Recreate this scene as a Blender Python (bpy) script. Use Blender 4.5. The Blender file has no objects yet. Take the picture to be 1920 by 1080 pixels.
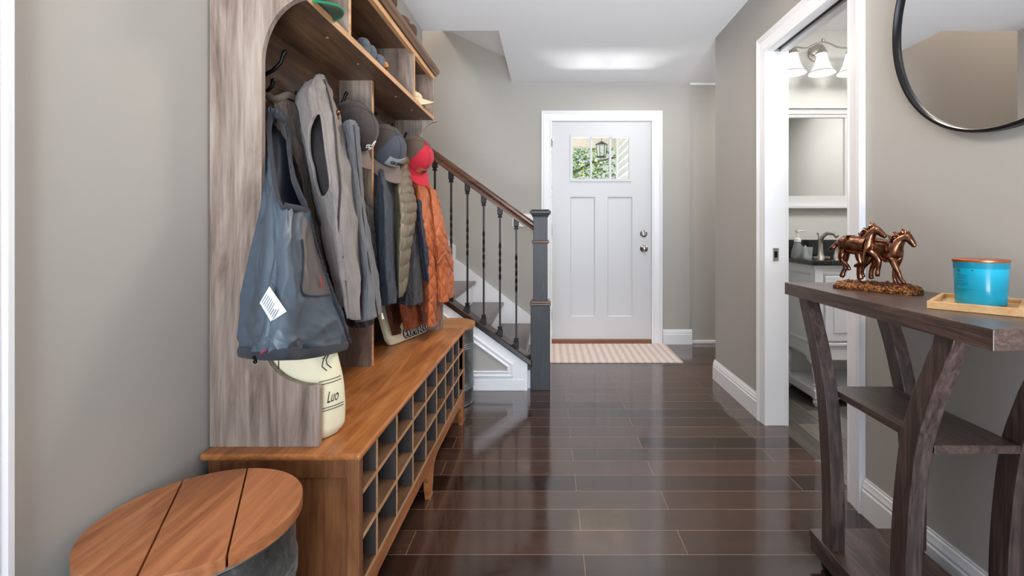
import bpy, bmesh, math, random
from mathutils import Vector, Matrix, noise

random.seed(7)
PI = math.pi
C = bpy.context.scene.collection
SC = bpy.context.scene

# ------------------------------------------------------------------ camera
H = 1.075          # eye height
F = 900.0          # focal length in pixels of the 1920 wide frame
VX, VY = 1028.0, 429.0
cam = bpy.data.objects.new('camera', bpy.data.cameras.new('camera'))
C.objects.link(cam)
cam.location = (0, 0, H)
cam.rotation_euler = (PI / 2, 0, 0)
cam.data.sensor_width = 36.0
cam.data.lens = F / 1920 * 36
cam.data.shift_x = (960 - VX) / 1920
cam.data.shift_y = -(540 - VY) / 1920
cam.data.clip_start = 0.02
SC.camera = cam

# ------------------------------------------------------------------ world, lights, exposure
SC.view_settings.view_transform = 'Standard'
SC.view_settings.look = 'None'
SC.view_settings.gamma = 1.0
SC.view_settings.use_curve_mapping = False
SC.view_settings.exposure = -0.1
w = bpy.data.worlds.new('world'); SC.world = w; w.use_nodes = True
bgn = w.node_tree.nodes['Background']
bgn.inputs[0].default_value = (0.93, 0.96, 1.0, 1)
bgn.inputs[1].default_value = 0.85


def area(name, loc, aim, size, power, col=(1, 1, 1), size_y=None):
    l = bpy.data.lights.new(name, 'AREA')
    l.energy = power; l.color = col
    l.size = size
    if size_y:
        l.shape = 'RECTANGLE'; l.size_y = size_y
    o = bpy.data.objects.new(name, l); C.objects.link(o)
    o.location = loc
    d = Vector(aim) - Vector(loc)
    o.rotation_euler = d.to_track_quat('-Z', 'Y').to_euler()
    return o


area('rear_window_light', (0.3, -4.0, 1.5), (0.15, 3, 1.3), 2.3, 215, (0.74, 0.86, 1.0), 1.7)
area('ceiling_fill_light', (0.35, -1.3, 0.12), (0.40, 1.9, 2.44), 1.2, 40, (0.93, 0.97, 1.0), 0.8).data.spread = math.radians(64)  # added fill lamp behind the camera, aimed up to brighten the ceiling
area('hall_ceiling_light', (0.2, 0.75, 2.41), (0.1, 0.9, 0), 0.35, 6, (1.0, 0.84, 0.68))
area('hall_ceiling_light_middle', (0.3, 2.2, 2.41), (0.1, 2.2, 0), 0.35, 17, (1.0, 0.88, 0.74))
area('entry_ceiling_light', (0.75, 3.9, 2.41), (0.6, 3.8, 0), 0.35, 4, (1.0, 0.97, 0.94))
area('upstairs_light', (-2.3, 3.75, 4.7), (-0.7, 4.1, 1.2), 0.7, 62, (1.0, 0.88, 0.78))
area('porch_daylight_bounce', (0.5, 5.75, 0.2), (0.5, 3.8, 2.44), 0.8, 70, (1.0, 0.99, 0.97), 0.25)
area('side_hall_light', (2.3, 3.95, 2.3), (1.3, 4.2, 0.8), 0.5, 11, (1.0, 0.97, 0.94))
area('powder_room_light', (1.95, 2.2, 2.38), (1.9, 2.6, 0.3), 0.5, 20, (1.0, 0.99, 0.97))
sun = bpy.data.lights.new('sun', 'SUN'); sun.energy = 8.0; sun.angle = 0.01
so = bpy.data.objects.new('sun', sun); C.objects.link(so)
so.location = (-6, 2, 9)
so.rotation_euler = Vector((0.62, 0.42, -0.8)).to_track_quat('-Z', 'Y').to_euler()


# ------------------------------------------------------------------ helpers
def P(x, y, D):
    return Vector(((x - VX) * D / F, D, H - (y - VY) * D / F))


def PX(x, y, X):
    return P(x, y, X * F / (x - VX))


def lin(r, g, b):
    def f(c):
        c /= 255.0
        return c / 12.92 if c <= 0.04045 else ((c + 0.055) / 1.055) ** 2.4
    return (f(r), f(g), f(b), 1)


def base_mat(name, col, rough=0.6, metal=0.0, spec=0.5):
    m = bpy.data.materials.new(name); m.use_nodes = True
    b = m.node_tree.nodes['Principled BSDF']
    b.inputs['Base Color'].default_value = col
    b.inputs['Roughness'].default_value = rough
    b.inputs['Metallic'].default_value = metal
    b.inputs['Specular IOR Level'].default_value = spec
    return m


def N(m, t):
    return m.node_tree.nodes.new(t)


def coords(m, scale=(1, 1, 1), rot=(0, 0, 0)):
    tc = N(m, 'ShaderNodeTexCoord'); mp = N(m, 'ShaderNodeMapping')
    mp.inputs['Scale'].default_value = scale
    mp.inputs['Rotation'].default_value = rot
    m.node_tree.links.new(tc.outputs['Object'], mp.inputs['Vector'])
    return mp.outputs['Vector']


def ramp(m, src, stops):
    r = N(m, 'ShaderNodeValToRGB')
    e = r.color_ramp.elements
    e[0].position, e[0].color = stops[0]
    e[1].position, e[1].color = stops[-1]
    for p, c in stops[1:-1]:
        n = e.new(p); n.color = c
    m.node_tree.links.new(src, r.inputs[0])
    return r.outputs[0]


def bump(m, src, strength=0.2, dist=0.002):
    b = N(m, 'ShaderNodeBump')
    b.inputs['Strength'].default_value = strength
    b.inputs['Distance'].default_value = dist
    m.node_tree.links.new(src, b.inputs['Height'])
    m.node_tree.links.new(b.outputs[0], m.node_tree.nodes['Principled BSDF'].inputs['Normal'])


def tex_noise(m, vec, scale, detail=6, rough=0.6, dist=0.0):
    n = N(m, 'ShaderNodeTexNoise')
    n.inputs['Scale'].default_value = scale
    n.inputs['Detail'].default_value = detail
    n.inputs['Roughness'].default_value = rough
    n.inputs['Distortion'].default_value = dist
    m.node_tree.links.new(vec, n.inputs['Vector'])
    return n.outputs['Fac']


def mix(m, fac, a, b, mode='MIX'):
    x = N(m, 'ShaderNodeMix'); x.data_type = 'RGBA'; x.blend_type = mode
    L = m.node_tree.links
    for s, v in ((0, fac), (6, a), (7, b)):
        if isinstance(v, (int, float, tuple)):
            x.inputs[s].default_value = v
        else:
            L.new(v, x.inputs[s])
    return x.outputs[2]


def setcol(m, src):
    m.node_tree.links.new(src, m.node_tree.nodes['Principled BSDF'].inputs['Base Color'])


def wood(name, cd, cm, cl, axis='Z', scale=1.0, rough=0.45, fine=0.35, rotz=0, bumpy=0.12):
    """grain runs along axis"""
    m = base_mat(name, cm, rough)
    s = {'X': (1.9, 13, 13), 'Y': (13, 1.9, 13), 'Z': (13, 13, 1.9)}[axis]
    v = coords(m, tuple(a * scale for a in s), (0, 0, rotz))
    n1 = tex_noise(m, v, 1.0, 7, 0.62, 2.2)
    v2 = coords(m, tuple(a * scale * (8 if a > 5 else 2.2) for a in s), (0, 0, rotz))
    n2 = tex_noise(m, v2, 1.0, 4, 0.65)
    c1 = ramp(m, n1, [(0.28, cd), (0.5, cm), (0.74, cl)])
    c2 = ramp(m, n2, [(0.3, tuple(a * 0.45 for a in cd[:3]) + (1,)), (0.6, (1, 1, 1, 1))])
    setcol(m, mix(m, fine, c1, c2, 'MULTIPLY'))
    bump(m, n2, bumpy, 0.001)
    return m


def fabric(name, col, col2=None, rough=0.9, scale=300, bs=0.25, sheen=0.1, spec=0.25, blotch=12):
    m = base_mat(name, col, rough, 0, spec)
    v = coords(m)
    n = tex_noise(m, v, scale, 2, 0.5)
    n2 = tex_noise(m, v, blotch, 4, 0.6)
    col2 = col2 or tuple(c * 0.6 for c in col[:3]) + (1,)
    cc = ramp(m, n, [(0.35, col2), (0.65, col)])
    setcol(m, mix(m, ramp(m, n2, [(0.35, (0.15, 0.15, 0.15, 1)), (0.65, (1, 1, 1, 1))]), col, cc))
    m.node_tree.nodes['Principled BSDF'].inputs['Sheen Weight'].default_value = sheen
    bump(m, n, bs, 0.001)
    return m


def metal(name, col, rough=0.3):
    return base_mat(name, col, rough, 1.0)


# ------------------------------------------------------------------ materials
M = {}
M['wall'] = base_mat('wall_paint', lin(181, 177, 171), 0.75, 0, 0.3)
v = coords(M['wall']); bump(M['wall'], tex_noise(M['wall'], v, 220, 2), 0.06, 0.001)
M['ceiling'] = base_mat('ceiling_paint', lin(246, 247, 250), 0.85, 0, 0.2)
M['powder_wall'] = base_mat('powder_wall_paint', lin(220, 219, 214), 0.75, 0, 0.3)
M['trim'] = base_mat('trim_paint', lin(242, 242, 245), 0.35)
M['door'] = base_mat('door_paint', lin(216, 216, 218), 0.4)
M['white'] = base_mat('white_enamel', lin(236, 236, 236), 0.3)
M['vanity'] = base_mat('vanity_paint', lin(232, 233, 236), 0.35)
M['laminate_v'] = wood('rustic_laminate_lit_grey', lin(104, 86, 75), lin(151, 133, 121), lin(178, 162, 150), 'Z', 0.9, 0.42, 0.45)  # camera-facing laminate, cool window light put into the colour as grey
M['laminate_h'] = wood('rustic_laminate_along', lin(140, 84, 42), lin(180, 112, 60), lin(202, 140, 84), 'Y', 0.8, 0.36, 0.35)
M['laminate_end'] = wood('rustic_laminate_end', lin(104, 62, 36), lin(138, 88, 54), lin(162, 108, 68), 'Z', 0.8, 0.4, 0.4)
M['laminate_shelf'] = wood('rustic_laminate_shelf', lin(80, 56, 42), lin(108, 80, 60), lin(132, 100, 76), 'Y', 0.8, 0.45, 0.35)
M['laminate_light_tinted'] = wood('rustic_laminate_cubby_light_tinted', lin(52, 48, 48), lin(66, 60, 60), lin(84, 76, 74), 'Z', 0.8, 0.5, 0.35)  # same laminate for the cubbies, bluish light painted in as dark grey
M['laminate_edge'] = wood('laminate_edge', lin(176, 128, 88), lin(196, 150, 108), lin(214, 170, 128), 'Y', 1.2, 0.5, 0.15)
M['lid_wood'] = wood('lid_pine', lin(144, 86, 50), lin(178, 112, 70), lin(202, 138, 94), 'Y', 0.8, 0.42, 0.35, rotz=math.radians(27))
M['lid_wood_far'] = wood('lid_pine_far', lin(160, 104, 60), lin(186, 128, 80), lin(204, 148, 98), 'X', 0.6, 0.45, 0.2)
M['stair_wood'] = wood('stained_maple', lin(34, 22, 18), lin(48, 30, 23), lin(66, 42, 30), 'Z', 1.0, 0.25, 0.3)
M['rail_wood'] = wood('stained_rail', lin(54, 34, 24), lin(84, 54, 38), lin(110, 74, 52), 'X', 1.0, 0.25, 0.2)
M['newel'] = wood('newel_espresso', lin(22, 20, 22), lin(34, 32, 35), lin(52, 49, 52), 'Z', 1.0, 0.42, 0.4)
M['tread'] = wood('tread_wood', lin(58, 48, 46), lin(84, 72, 70), lin(104, 90, 86), 'Y', 0.8, 0.28, 0.2)
M['table_wood'] = wood('dark_oak', lin(48, 34, 30), lin(82, 62, 56), lin(116, 92, 82), 'Y', 1.6, 0.4, 0.7)
M['table_leg'] = wood('dark_oak_upright', lin(46, 33, 30), lin(78, 61, 57), lin(112, 92, 86), 'Z', 1.6, 0.4, 0.7)
M['bamboo'] = wood('bamboo', lin(212, 160, 104), lin(226, 180, 126), lin(238, 198, 148), 'Y', 1.2, 0.4, 0.12, rotz=math.radians(43))
for k_ in ('table_wood', 'table_leg'):
    M[k_].node_tree.nodes['Principled BSDF'].inputs['Coat Weight'].default_value = 0.6
    M[k_].node_tree.nodes['Principled BSDF'].inputs['Coat Roughness'].default_value = 0.38
M['iron'] = base_mat('black_iron', lin(44, 40, 40), 0.4, 0.7)
M['black'] = base_mat('black_metal', lin(22, 22, 24), 0.3, 0.6)
M['nickel'] = metal('brushed_nickel', lin(196, 190, 182), 0.28)
M['chrome'] = metal('satin_chrome', lin(176, 172, 168), 0.2)
M['mirror'] = metal('mirror_glass', (0.9, 0.9, 0.9, 1), 0.02)
M['bronze'] = metal('cast_bronze', lin(150, 96, 66), 0.24)
v = coords(M['bronze']); n_ = tex_noise(M['bronze'], v, 60, 4)
setcol(M['bronze'], ramp(M['bronze'], n_, [(0.35, lin(92, 62, 50)), (0.55, lin(150, 104, 80)), (0.75, lin(206, 140, 96))]))
M['bronze_rock'] = metal('cast_bronze_rock', lin(150, 96, 60), 0.34)
v = coords(M['bronze_rock']); n_ = tex_noise(M['bronze_rock'], v, 160, 5)
setcol(M['bronze_rock'], ramp(M['bronze_rock'], n_, [(0.38, lin(60, 38, 26)), (0.55, lin(140, 92, 58)), (0.7, lin(210, 150, 96))]))
bump(M['bronze_rock'], n_, 0.8, 0.004)
M['galv'] = metal('galvanised_steel', lin(140, 144, 146), 0.42)
v = coords(M['galv'], (1, 1, 1)); n_ = tex_noise(M['galv'], v, 18, 6, 0.7, 1.5)
setcol(M['galv'], ramp(M['galv'], n_, [(0.3, lin(104, 110, 114)), (0.6, lin(150, 154, 156)), (0.72, lin(190, 192, 192))]))
bump(M['galv'], n_, 0.15, 0.003)
M['granite'] = base_mat('black_granite', lin(30, 34, 34), 0.08)
v = coords(M['granite']); n_ = tex_noise(M['granite'], v, 260, 3)
setcol(M['granite'], ramp(M['granite'], n_, [(0.5, lin(18, 20, 21)), (0.72, lin(92, 98, 96))]))
M['copper_lid'] = base_mat('copper_lid', lin(190, 106, 66), 0.3, 0.7)
M['teal'] = base_mat('teal_glass', lin(22, 156, 188), 0.12, 0, 0.5)
M['teal_ink'] = base_mat('teal_ink', lin(8, 74, 98), 0.5)
M['tag'] = base_mat('care_label', lin(236, 236, 240), 0.8)
M['ink'] = base_mat('grey_ink', lin(120, 124, 138), 0.8)
M['dark_ink'] = base_mat('dark_ink', lin(48, 36, 22), 0.8)
M['red_cord'] = base_mat('red_cord', lin(180, 50, 60), 0.7)
M['plastic_w'] = base_mat('white_plastic', lin(236, 236, 234), 0.35)
M['lamp_glass'] = base_mat('frosted_glass', lin(240, 240, 238), 0.4)
b_ = M['lamp_glass'].node_tree.nodes['Principled BSDF']
b_.inputs['Emission Color'].default_value = (1, 0.98, 0.95, 1); b_.inputs['Emission Strength'].default_value = 0.75
M['bulb'] = base_mat('lit_bulb', lin(250, 250, 248), 0.4)
b_ = M['bulb'].node_tree.nodes['Principled BSDF']
b_.inputs['Emission Color'].default_value = (1, 0.97, 0.92, 1); b_.inputs['Emission Strength'].default_value = 4
g = bpy.data.materials.new('clear_glass'); g.use_nodes = True
g.node_tree.nodes.remove(g.node_tree.nodes['Principled BSDF'])
tr_ = N(g, 'ShaderNodeBsdfTransparent'); gl_ = N(g, 'ShaderNodeBsdfGlossy'); gl_.inputs['Roughness'].default_value = 0.0
ms_ = N(g, 'ShaderNodeMixShader'); ms_.inputs[0].default_value = 0.025
g.node_tree.links.new(tr_.outputs[0], ms_.inputs[1]); g.node_tree.links.new(gl_.outputs[0], ms_.inputs[2])
g.node_tree.links.new(ms_.outputs[0], g.node_tree.nodes['Material Output'].inputs['Surface'])
M['glass'] = g
g = bpy.data.materials.new('soap_glass'); g.use_nodes = True
b_ = g.node_tree.nodes['Principled BSDF']
b_.inputs['Transmission Weight'].default_value = 0.8; b_.inputs['Roughness'].default_value = 0.05; b_.inputs['IOR'].default_value = 1.2
b_.inputs['Base Color'].default_value = (0.92, 0.96, 0.97, 1)
M['soap_glass'] = g

# floor boards, laid across the hall
m = base_mat('dark_hardwood', lin(52, 34, 28), 0.17); M['floor'] = m
L = m.node_tree.links
tc = N(m, 'ShaderNodeTexCoord'); mp = N(m, 'ShaderNodeMapping')
mp.inputs['Location'].default_value = (0.37, -1.502 + 0.128 * 40, 0)
L.new(tc.outputs['Object'], mp.inputs['Vector'])
br = N(m, 'ShaderNodeTexBrick')
br.inputs['Scale'].default_value = 1.0
br.inputs['Brick Width'].default_value = 0.93
br.inputs['Row Height'].default_value = 0.128
br.inputs['Mortar Size'].default_value = 0.0017
br.inputs['Mortar Smooth'].default_value = 0.3
br.inputs['Bias'].default_value = 0.0
br.offset = 0.37; br.offset_frequency = 2
br.inputs['Color1'].default_value = lin(42, 28, 23)
br.inputs['Color2'].default_value = lin(84, 60, 50)
br.inputs['Mortar'].default_value = lin(136, 108, 92)
L.new(mp.outputs[0], br.inputs['Vector'])
vg = coords(m, (1.6, 26, 26)); ng = tex_noise(m, vg, 1.0, 6, 0.65, 0.8)
gr = ramp(m, ng, [(0.3, (0.62, 0.6, 0.58, 1)), (0.7, (1.15, 1.12, 1.1, 1))])
setcol(m, mix(m, 0.8, br.outputs['Color'], gr, 'MULTIPLY'))
vs = coords(m, (3, 5, 3)); ns = tex_noise(m, vs, 4.0, 8, 0.7, 0.4)
rr = ramp(m, ns, [(0.35, (0.08, 0.08, 0.08, 1)), (0.75, (0.20, 0.20, 0.20, 1))])
L.new(rr, m.node_tree.nodes['Principled BSDF'].inputs['Roughness'])
inv = N(m, 'ShaderNodeMath'); inv.operation = 'SUBTRACT'; inv.inputs[0].default_value = 1.0
L.new(br.outputs['Fac'], inv.inputs[1])
ad = N(m, 'ShaderNodeMath'); ad.operation = 'MULTIPLY_ADD'
L.new(ng, ad.inputs[0]); ad.inputs[1].default_value = 0.05; L.new(inv.outputs[0], ad.inputs[2])
bump(m, ad.outputs[0], 0.35, 0.0012)
m.node_tree.nodes['Principled BSDF'].inputs['IOR'].default_value = 1.62
m.node_tree.nodes['Principled BSDF'].inputs['Coat Weight'].default_value = 0.45
m.node_tree.nodes['Principled BSDF'].inputs['Coat Roughness'].default_value = 0.12

# powder room floor: grey wood-look planks along the depth
m = base_mat('grey_plank_tile', lin(96, 92, 88), 0.3); M['tile'] = m
L = m.node_tree.links
tc = N(m, 'ShaderNodeTexCoord'); mp = N(m, 'ShaderNodeMapping')
mp.inputs['Rotation'].default_value = (0, 0, PI / 2)
L.new(tc.outputs['Object'], mp.inputs['Vector'])
br = N(m, 'ShaderNodeTexBrick')
br.inputs['Scale'].default_value = 1.0; br.inputs['Brick Width'].default_value = 0.6
br.inputs['Row Height'].default_value = 0.15; br.inputs['Mortar Size'].default_value = 0.002
br.offset = 0.33
br.inputs['Color1'].default_value = lin(74, 68, 64); br.inputs['Color2'].default_value = lin(128, 124, 118)
br.inputs['Mortar'].default_value = lin(150, 146, 140)
L.new(mp.outputs[0], br.inputs['Vector'])
vg = coords(m, (22, 3, 22)); ng = tex_noise(m, vg, 1.0, 8, 0.7, 1.5)
gr = ramp(m, ng, [(0.3, (0.5, 0.48, 0.46, 1)), (0.7, (1.3, 1.3, 1.3, 1))])
setcol(m, mix(m, 0.9, br.outputs['Color'], gr, 'MULTIPLY'))

# woven rug
m = base_mat('woven_rug', lin(216, 200, 194), 0.95, 0, 0.1); M['rug'] = m
v = coords(m, (1, 1, 1)); wv = N(m, 'ShaderNodeTexWave'); wv.inputs['Scale'].default_value = 5.2
wv.inputs['Distortion'].default_value = 1.6; wv.inputs['Detail'].default_value = 4; wv.inputs['Detail Scale'].default_value = 6
m.node_tree.links.new(v, wv.inputs['Vector'])
setcol(m, ramp(m, wv.outputs['Fac'], [(0.05, lin(208, 190, 184)), (0.45, lin(220, 205, 199)), (0.9, lin(228, 216, 209))]))

# textiles
M['vest'] = fabric('slate_nylon', lin(78, 90, 102), lin(68, 79, 91), 0.42, 400, 0.1, 0, 0.5, 6)
M['vest_panel'] = fabric('brown_grey_nylon', lin(104, 96, 92), lin(88, 82, 80), 0.42, 400, 0.1, 0, 0.5, 6)
M['vest_trim'] = fabric('charcoal_binding', lin(50, 53, 62), lin(40, 42, 50), 0.8)
M['vest_lining'] = fabric('dark_lining', lin(36, 42, 52), lin(26, 30, 38), 0.4, 300, 0.1, 0, 0.5)
M['umber'] = fabric('umber_softshell', lin(98, 86, 80), lin(80, 70, 66), 0.7)
M['heather'] = fabric('heather_fleece', lin(138, 128, 123), lin(108, 100, 98), 0.95, 520, 0.5, 0.3)
M['blue_grey'] = fabric('blue_grey_denim', lin(106, 107, 112), lin(84, 85, 90), 0.9, 500, 0.4, 0.2)
M['charcoal'] = fabric('charcoal_nylon', lin(58, 54, 54), lin(44, 42, 44), 0.55)
M['ink_blue'] = fabric('ink_blue_softshell', lin(56, 64, 76), lin(44, 50, 60), 0.6)
M['olive'] = fabric('olive_nylon', lin(118, 106, 88), lin(98, 88, 74), 0.48, 400, 0.1, 0, 0.5, 8)
M['jet'] = fabric('black_cotton', lin(34, 34, 40), lin(26, 26, 32), 0.85)
M['navy'] = fabric('navy_cotton', lin(40, 42, 62), lin(32, 34, 50), 0.85)
M['rust'] = fabric('rust_nylon', lin(178, 92, 42), lin(156, 74, 32), 0.5, 400, 0.1, 0.1, 0.5, 8)
M['leather'] = fabric('brown_leather', lin(138, 74, 46), lin(116, 60, 38), 0.45, 200, 0.2, 0, 0.5, 10)
M['leather_dark'] = fabric('dark_brown_leather', lin(82, 44, 30), lin(66, 36, 26), 0.5, 200, 0.2, 0, 0.5, 10)
M['canvas'] = fabric('cream_canvas', lin(236, 228, 196), lin(224, 215, 182), 0.9, 500, 0.4, 0.1, 0.2, 5)
M['cap_charcoal'] = fabric('cap_charcoal', lin(70, 62, 60), lin(52, 46, 46), 0.85)
M['cap_slate'] = fabric('cap_slate', lin(72, 76, 86), lin(58, 60, 70), 0.85)
M['cap_brim'] = fabric('cap_taupe', lin(120, 106, 98), lin(104, 92, 86), 0.85)
M['cap_brown'] = fabric('cap_brown', lin(92, 76, 66), lin(76, 62, 54), 0.85)
M['cap_red'] = fabric('cap_red', lin(188, 40, 58), lin(168, 32, 48), 0.85)
M['patch'] = fabric('patch_grey', lin(150, 152, 156), lin(130, 130, 134), 0.8)
M['patch_orange'] = fabric('patch_orange', lin(176, 104, 62), lin(150, 84, 50), 0.8)
M['cap_green'] = fabric('cap_green', lin(30, 130, 88), lin(22, 108, 72), 0.8)
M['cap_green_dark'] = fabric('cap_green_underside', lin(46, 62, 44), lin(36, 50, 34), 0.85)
M['hat_brown'] = fabric('hat_brown', lin(88, 60, 42), lin(70, 46, 32), 0.8)
M['slipper'] = fabric('slipper_grey', lin(92, 97, 104), lin(70, 74, 82), 0.9, 120, 0.6)
M['strap_orange'] = fabric('strap_orange', lin(204, 130, 64), None, 0.7)
M['cap_tan'] = fabric('cap_tan', lin(214, 192, 164), lin(196, 174, 146), 0.85)
M['thread'] = base_mat('pale_thread', lin(226, 222, 214), 0.8)
M['dark_thread'] = base_mat('dark_thread', lin(40, 34, 34), 0.8)

# outdoors
M['leaf'] = base_mat('leaf', lin(120, 164, 72), 0.5)
v = coords(M['leaf']); n_ = tex_noise(M['leaf'], v, 5, 3)
setcol(M['leaf'], ramp(M['leaf'], n_, [(0.38, lin(70, 112, 62)), (0.52, lin(140, 176, 84)), (0.62, lin(196, 214, 120))]))
M['bark'] = base_mat('bark', lin(84, 66, 52), 0.9)
M['siding'] = base_mat('white_siding', lin(236, 238, 242), 0.6)
M['porch'] = base_mat('porch_ceiling_paint', lin(232, 224, 214), 0.7)
M['concrete'] = base_mat('porch_concrete', lin(176, 172, 166), 0.9)
M['grass'] = base_mat('lawn', lin(120, 150, 80), 0.95)
M['threshold'] = wood('oak_threshold', lin(110, 66, 44), lin(140, 88, 62), lin(160, 104, 76), 'X', 1.0, 0.4, 0.2)


# ------------------------------------------------------------------ mesh helpers
class B:
    def __init__(self):
        self.bm = bmesh.new()

    def box(self, x0, x1, y0, y1, z0, z1):
        vs = [self.bm.verts.new((x, y, z)) for z in (z0, z1) for y in (y0, y1) for x in (x0, x1)]
        for f in ((0, 2, 3, 1), (4, 5, 7, 6), (0, 1, 5, 4), (2, 6, 7, 3), (0, 4, 6, 2), (1, 3, 7, 5)):
            self.bm.faces.new([vs[i] for i in f])
        return self

    def obox(self, c, ax, ay, az, hx, hy, hz):
        c = Vector(c); ax, ay, az = Vector(ax), Vector(ay), Vector(az)
        vs = [self.bm.verts.new(c + ax * sx * hx + ay * sy * hy + az * sz * hz) for sz in (-1, 1) for sy in (-1, 1) for sx in (-1, 1)]
        for f in ((0, 2, 3, 1), (4, 5, 7, 6), (0, 1, 5, 4), (2, 6, 7, 3), (0, 4, 6, 2), (1, 3, 7, 5)):
            self.bm.faces.new([vs[i] for i in f])
        return self

    def prism(self, pts, d):
        """closed outline pts (3D), pushed along vector d"""
        d = Vector(d)
        a = [self.bm.verts.new(p) for p in pts]
        b = [self.bm.verts.new(Vector(p) + d) for p in pts]
        n = len(pts)
        self.bm.faces.new(a); self.bm.faces.new(list(reversed(b)))
        for i in range(n):
            self.bm.faces.new((a[i], b[i], b[(i + 1) % n], a[(i + 1) % n]))
        return self

    def tube(self, pts, r, seg=10, cap=True, flat=1.0):
        pts = [Vector(p) for p in pts]
        n = len(pts)
        rr = r if isinstance(r, (list, tuple)) else [r] * n
        rings = []
        ref = None
        for i, p in enumerate(pts):
            t = (pts[min(i + 1, n - 1)] - pts[max(i - 1, 0)]).normalized()
            if ref is None:
                ref = Vector((0, 0, 1)) if abs(t.z) < 0.9 else Vector((1, 0, 0))
            u = t.cross(ref).normalized(); wv = u.cross(t).normalized(); ref = wv
            rings.append([self.bm.verts.new(p + (u * math.cos(2 * PI * k / seg) + wv * math.sin(2 * PI * k / seg) * flat) * rr[i]) for k in range(seg)])
        for a, b in zip(rings, rings[1:]):
            for k in range(seg):
                self.bm.faces.new((a[k], a[(k + 1) % seg], b[(k + 1) % seg], b[k]))
        if cap:
            self.bm.faces.new(list(reversed(rings[0]))); self.bm.faces.new(rings[-1])
        return self

    def lathe(self, prof, c, seg=32, axis=(0, 0, 1), capb=True, capt=True):
        c = Vector(c); az = Vector(axis).normalized()
        ax = az.orthogonal().normalized() if abs(az.z) < 0.99 else Vector((1, 0, 0))
        ay = az.cross(ax)
        rings = []
        for r, z in prof:
            rings.append([self.bm.verts.new(c + az * z + (ax * math.cos(2 * PI * k / seg) + ay * math.sin(2 * PI * k / seg)) * max(r, 1e-5)) for k in range(seg)])
        for a, b in zip(rings, rings[1:]):
            for k in range(seg):
                self.bm.faces.new((a[k], a[(k + 1) % seg], b[(k + 1) % seg], b[k]))
        if capb: self.bm.faces.new(list(reversed(rings[0])))
        if capt: self.bm.faces.new(rings[-1])
        return self

    def grid(self, rows, close=False):
        vs = [[self.bm.verts.new(p) for p in r] for r in rows]
        for a, b in zip(vs, vs[1:]):
            for k in range(len(a) - (0 if close else 1)):
                k2 = (k + 1) % len(a)
                self.bm.faces.new((a[k], a[k2], b[k2], b[k]))
        return vs

    def ball(self, c, r, seg=12, sc=(1, 1, 1)):
        res = bmesh.ops.create_uvsphere(self.bm, u_segments=seg, v_segments=max(6, seg // 2), radius=1)
        for vv in res['verts']:
            vv.co = Vector(c) + Vector((vv.co.x * r * sc[0], vv.co.y * r * sc[1], vv.co.z * r * sc[2]))
        return self


def root(name, loc, label, cat, group=None, kind=None):
    o = bpy.data.objects.new(name, None); C.objects.link(o)
    o.empty_display_size = 0.05
    o.location = loc
    tag(o, label, cat, group, kind)
    return o


def tag(o, label=None, cat=None, group=None, kind=None):
    if label: o['label'] = label
    if cat: o['category'] = cat
    if group: o['group'] = group
    if kind: o['kind'] = kind
    return o


def obj(name, b, mat, parent=None, smooth=False, bevel=0, seg=2, label=None, sub=0, loc=None, autosmooth=40):
    bm = b.bm if isinstance(b, B) else b
    bmesh.ops.recalc_face_normals(bm, faces=bm.faces)
    if parent is None and loc is None:
        xs = [v.co.x for v in bm.verts]; ys = [v.co.y for v in bm.verts]; zs = [v.co.z for v in bm.verts]
        loc = Vector(((min(xs) + max(xs)) / 2, (min(ys) + max(ys)) / 2, min(zs)))
    if parent is None:
        for v in bm.verts: v.co -= Vector(loc)
    me = bpy.data.meshes.new(name)
    bm.to_mesh(me); bm.free()
    mats = mat if isinstance(mat, (list, tuple)) else [mat]
    for mm in mats: me.materials.append(mm)
    o = bpy.data.objects.new(name, me); C.objects.link(o)
    if smooth:
        me.polygons.foreach_set('use_smooth', [True] * len(me.polygons))
        if autosmooth:
            me.set_sharp_from_angle(angle=math.radians(autosmooth))
    if parent is not None:
        o.parent = parent
        if parent.parent is None and parent.type == 'EMPTY':
            o.location = -parent.location
        elif parent.parent is None:
            o.location = -parent.location
        else:
            o.location = (0, 0, 0)
    else:
        o.location = loc
    if bevel:
        md = o.modifiers.new('bevel', 'BEVEL'); md.width = bevel; md.segments = seg; md.limit_method = 'ANGLE'
        md.angle_limit = math.radians(40)
    if sub:
        md = o.modifiers.new('subdivision', 'SUBSURF'); md.levels = sub; md.render_levels = sub
    if label: o['label'] = label
    return o


def struct(name, b, mat, **k):
    o = obj(name, b, mat, **k)
    if o.parent is None: o['kind'] = 'structure'
    return o


def text_part(name, s, size, origin, ux, uy, mat, parent, depth=0.0004, shear=0.0, bold=0.0, align='LEFT', xs=1.0):
    """writing laid on the plane spanned by ux (reading direction) and uy (up)"""
    cu = bpy.data.curves.new(name, 'FONT'); cu.body = s; cu.size = size; cu.extrude = depth
    cu.shear = shear; cu.offset = bold; cu.align_x = align
    to = bpy.data.objects.new(name + '_source', cu); C.objects.link(to)
    dg = bpy.context.evaluated_depsgraph_get()
    me = bpy.data.meshes.new_from_object(to.evaluated_get(dg))
    bpy.data.objects.remove(to); bpy.data.curves.remove(cu)
    ux = Vector(ux).normalized(); uy = Vector(uy).normalized(); uz = ux.cross(uy).normalized()
    for v in me.vertices:
        v.co = Vector(origin) + ux * v.co.x * xs + uy * v.co.y + uz * v.co.z
    me.materials.clear(); me.materials.append(mat)
    me.name = name
    o = bpy.data.objects.new(name, me); C.objects.link(o)
    o.parent = parent
    o.location = -parent.location if parent.parent is None else (0, 0, 0)
    return o


def cat_rom(a, b, c, d, t):
    return 0.5 * ((2 * b) + (-a + c) * t + (2 * a - 5 * b + 4 * c - d) * t * t + (-a + 3 * b - 3 * c + d) * t ** 3)


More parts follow.
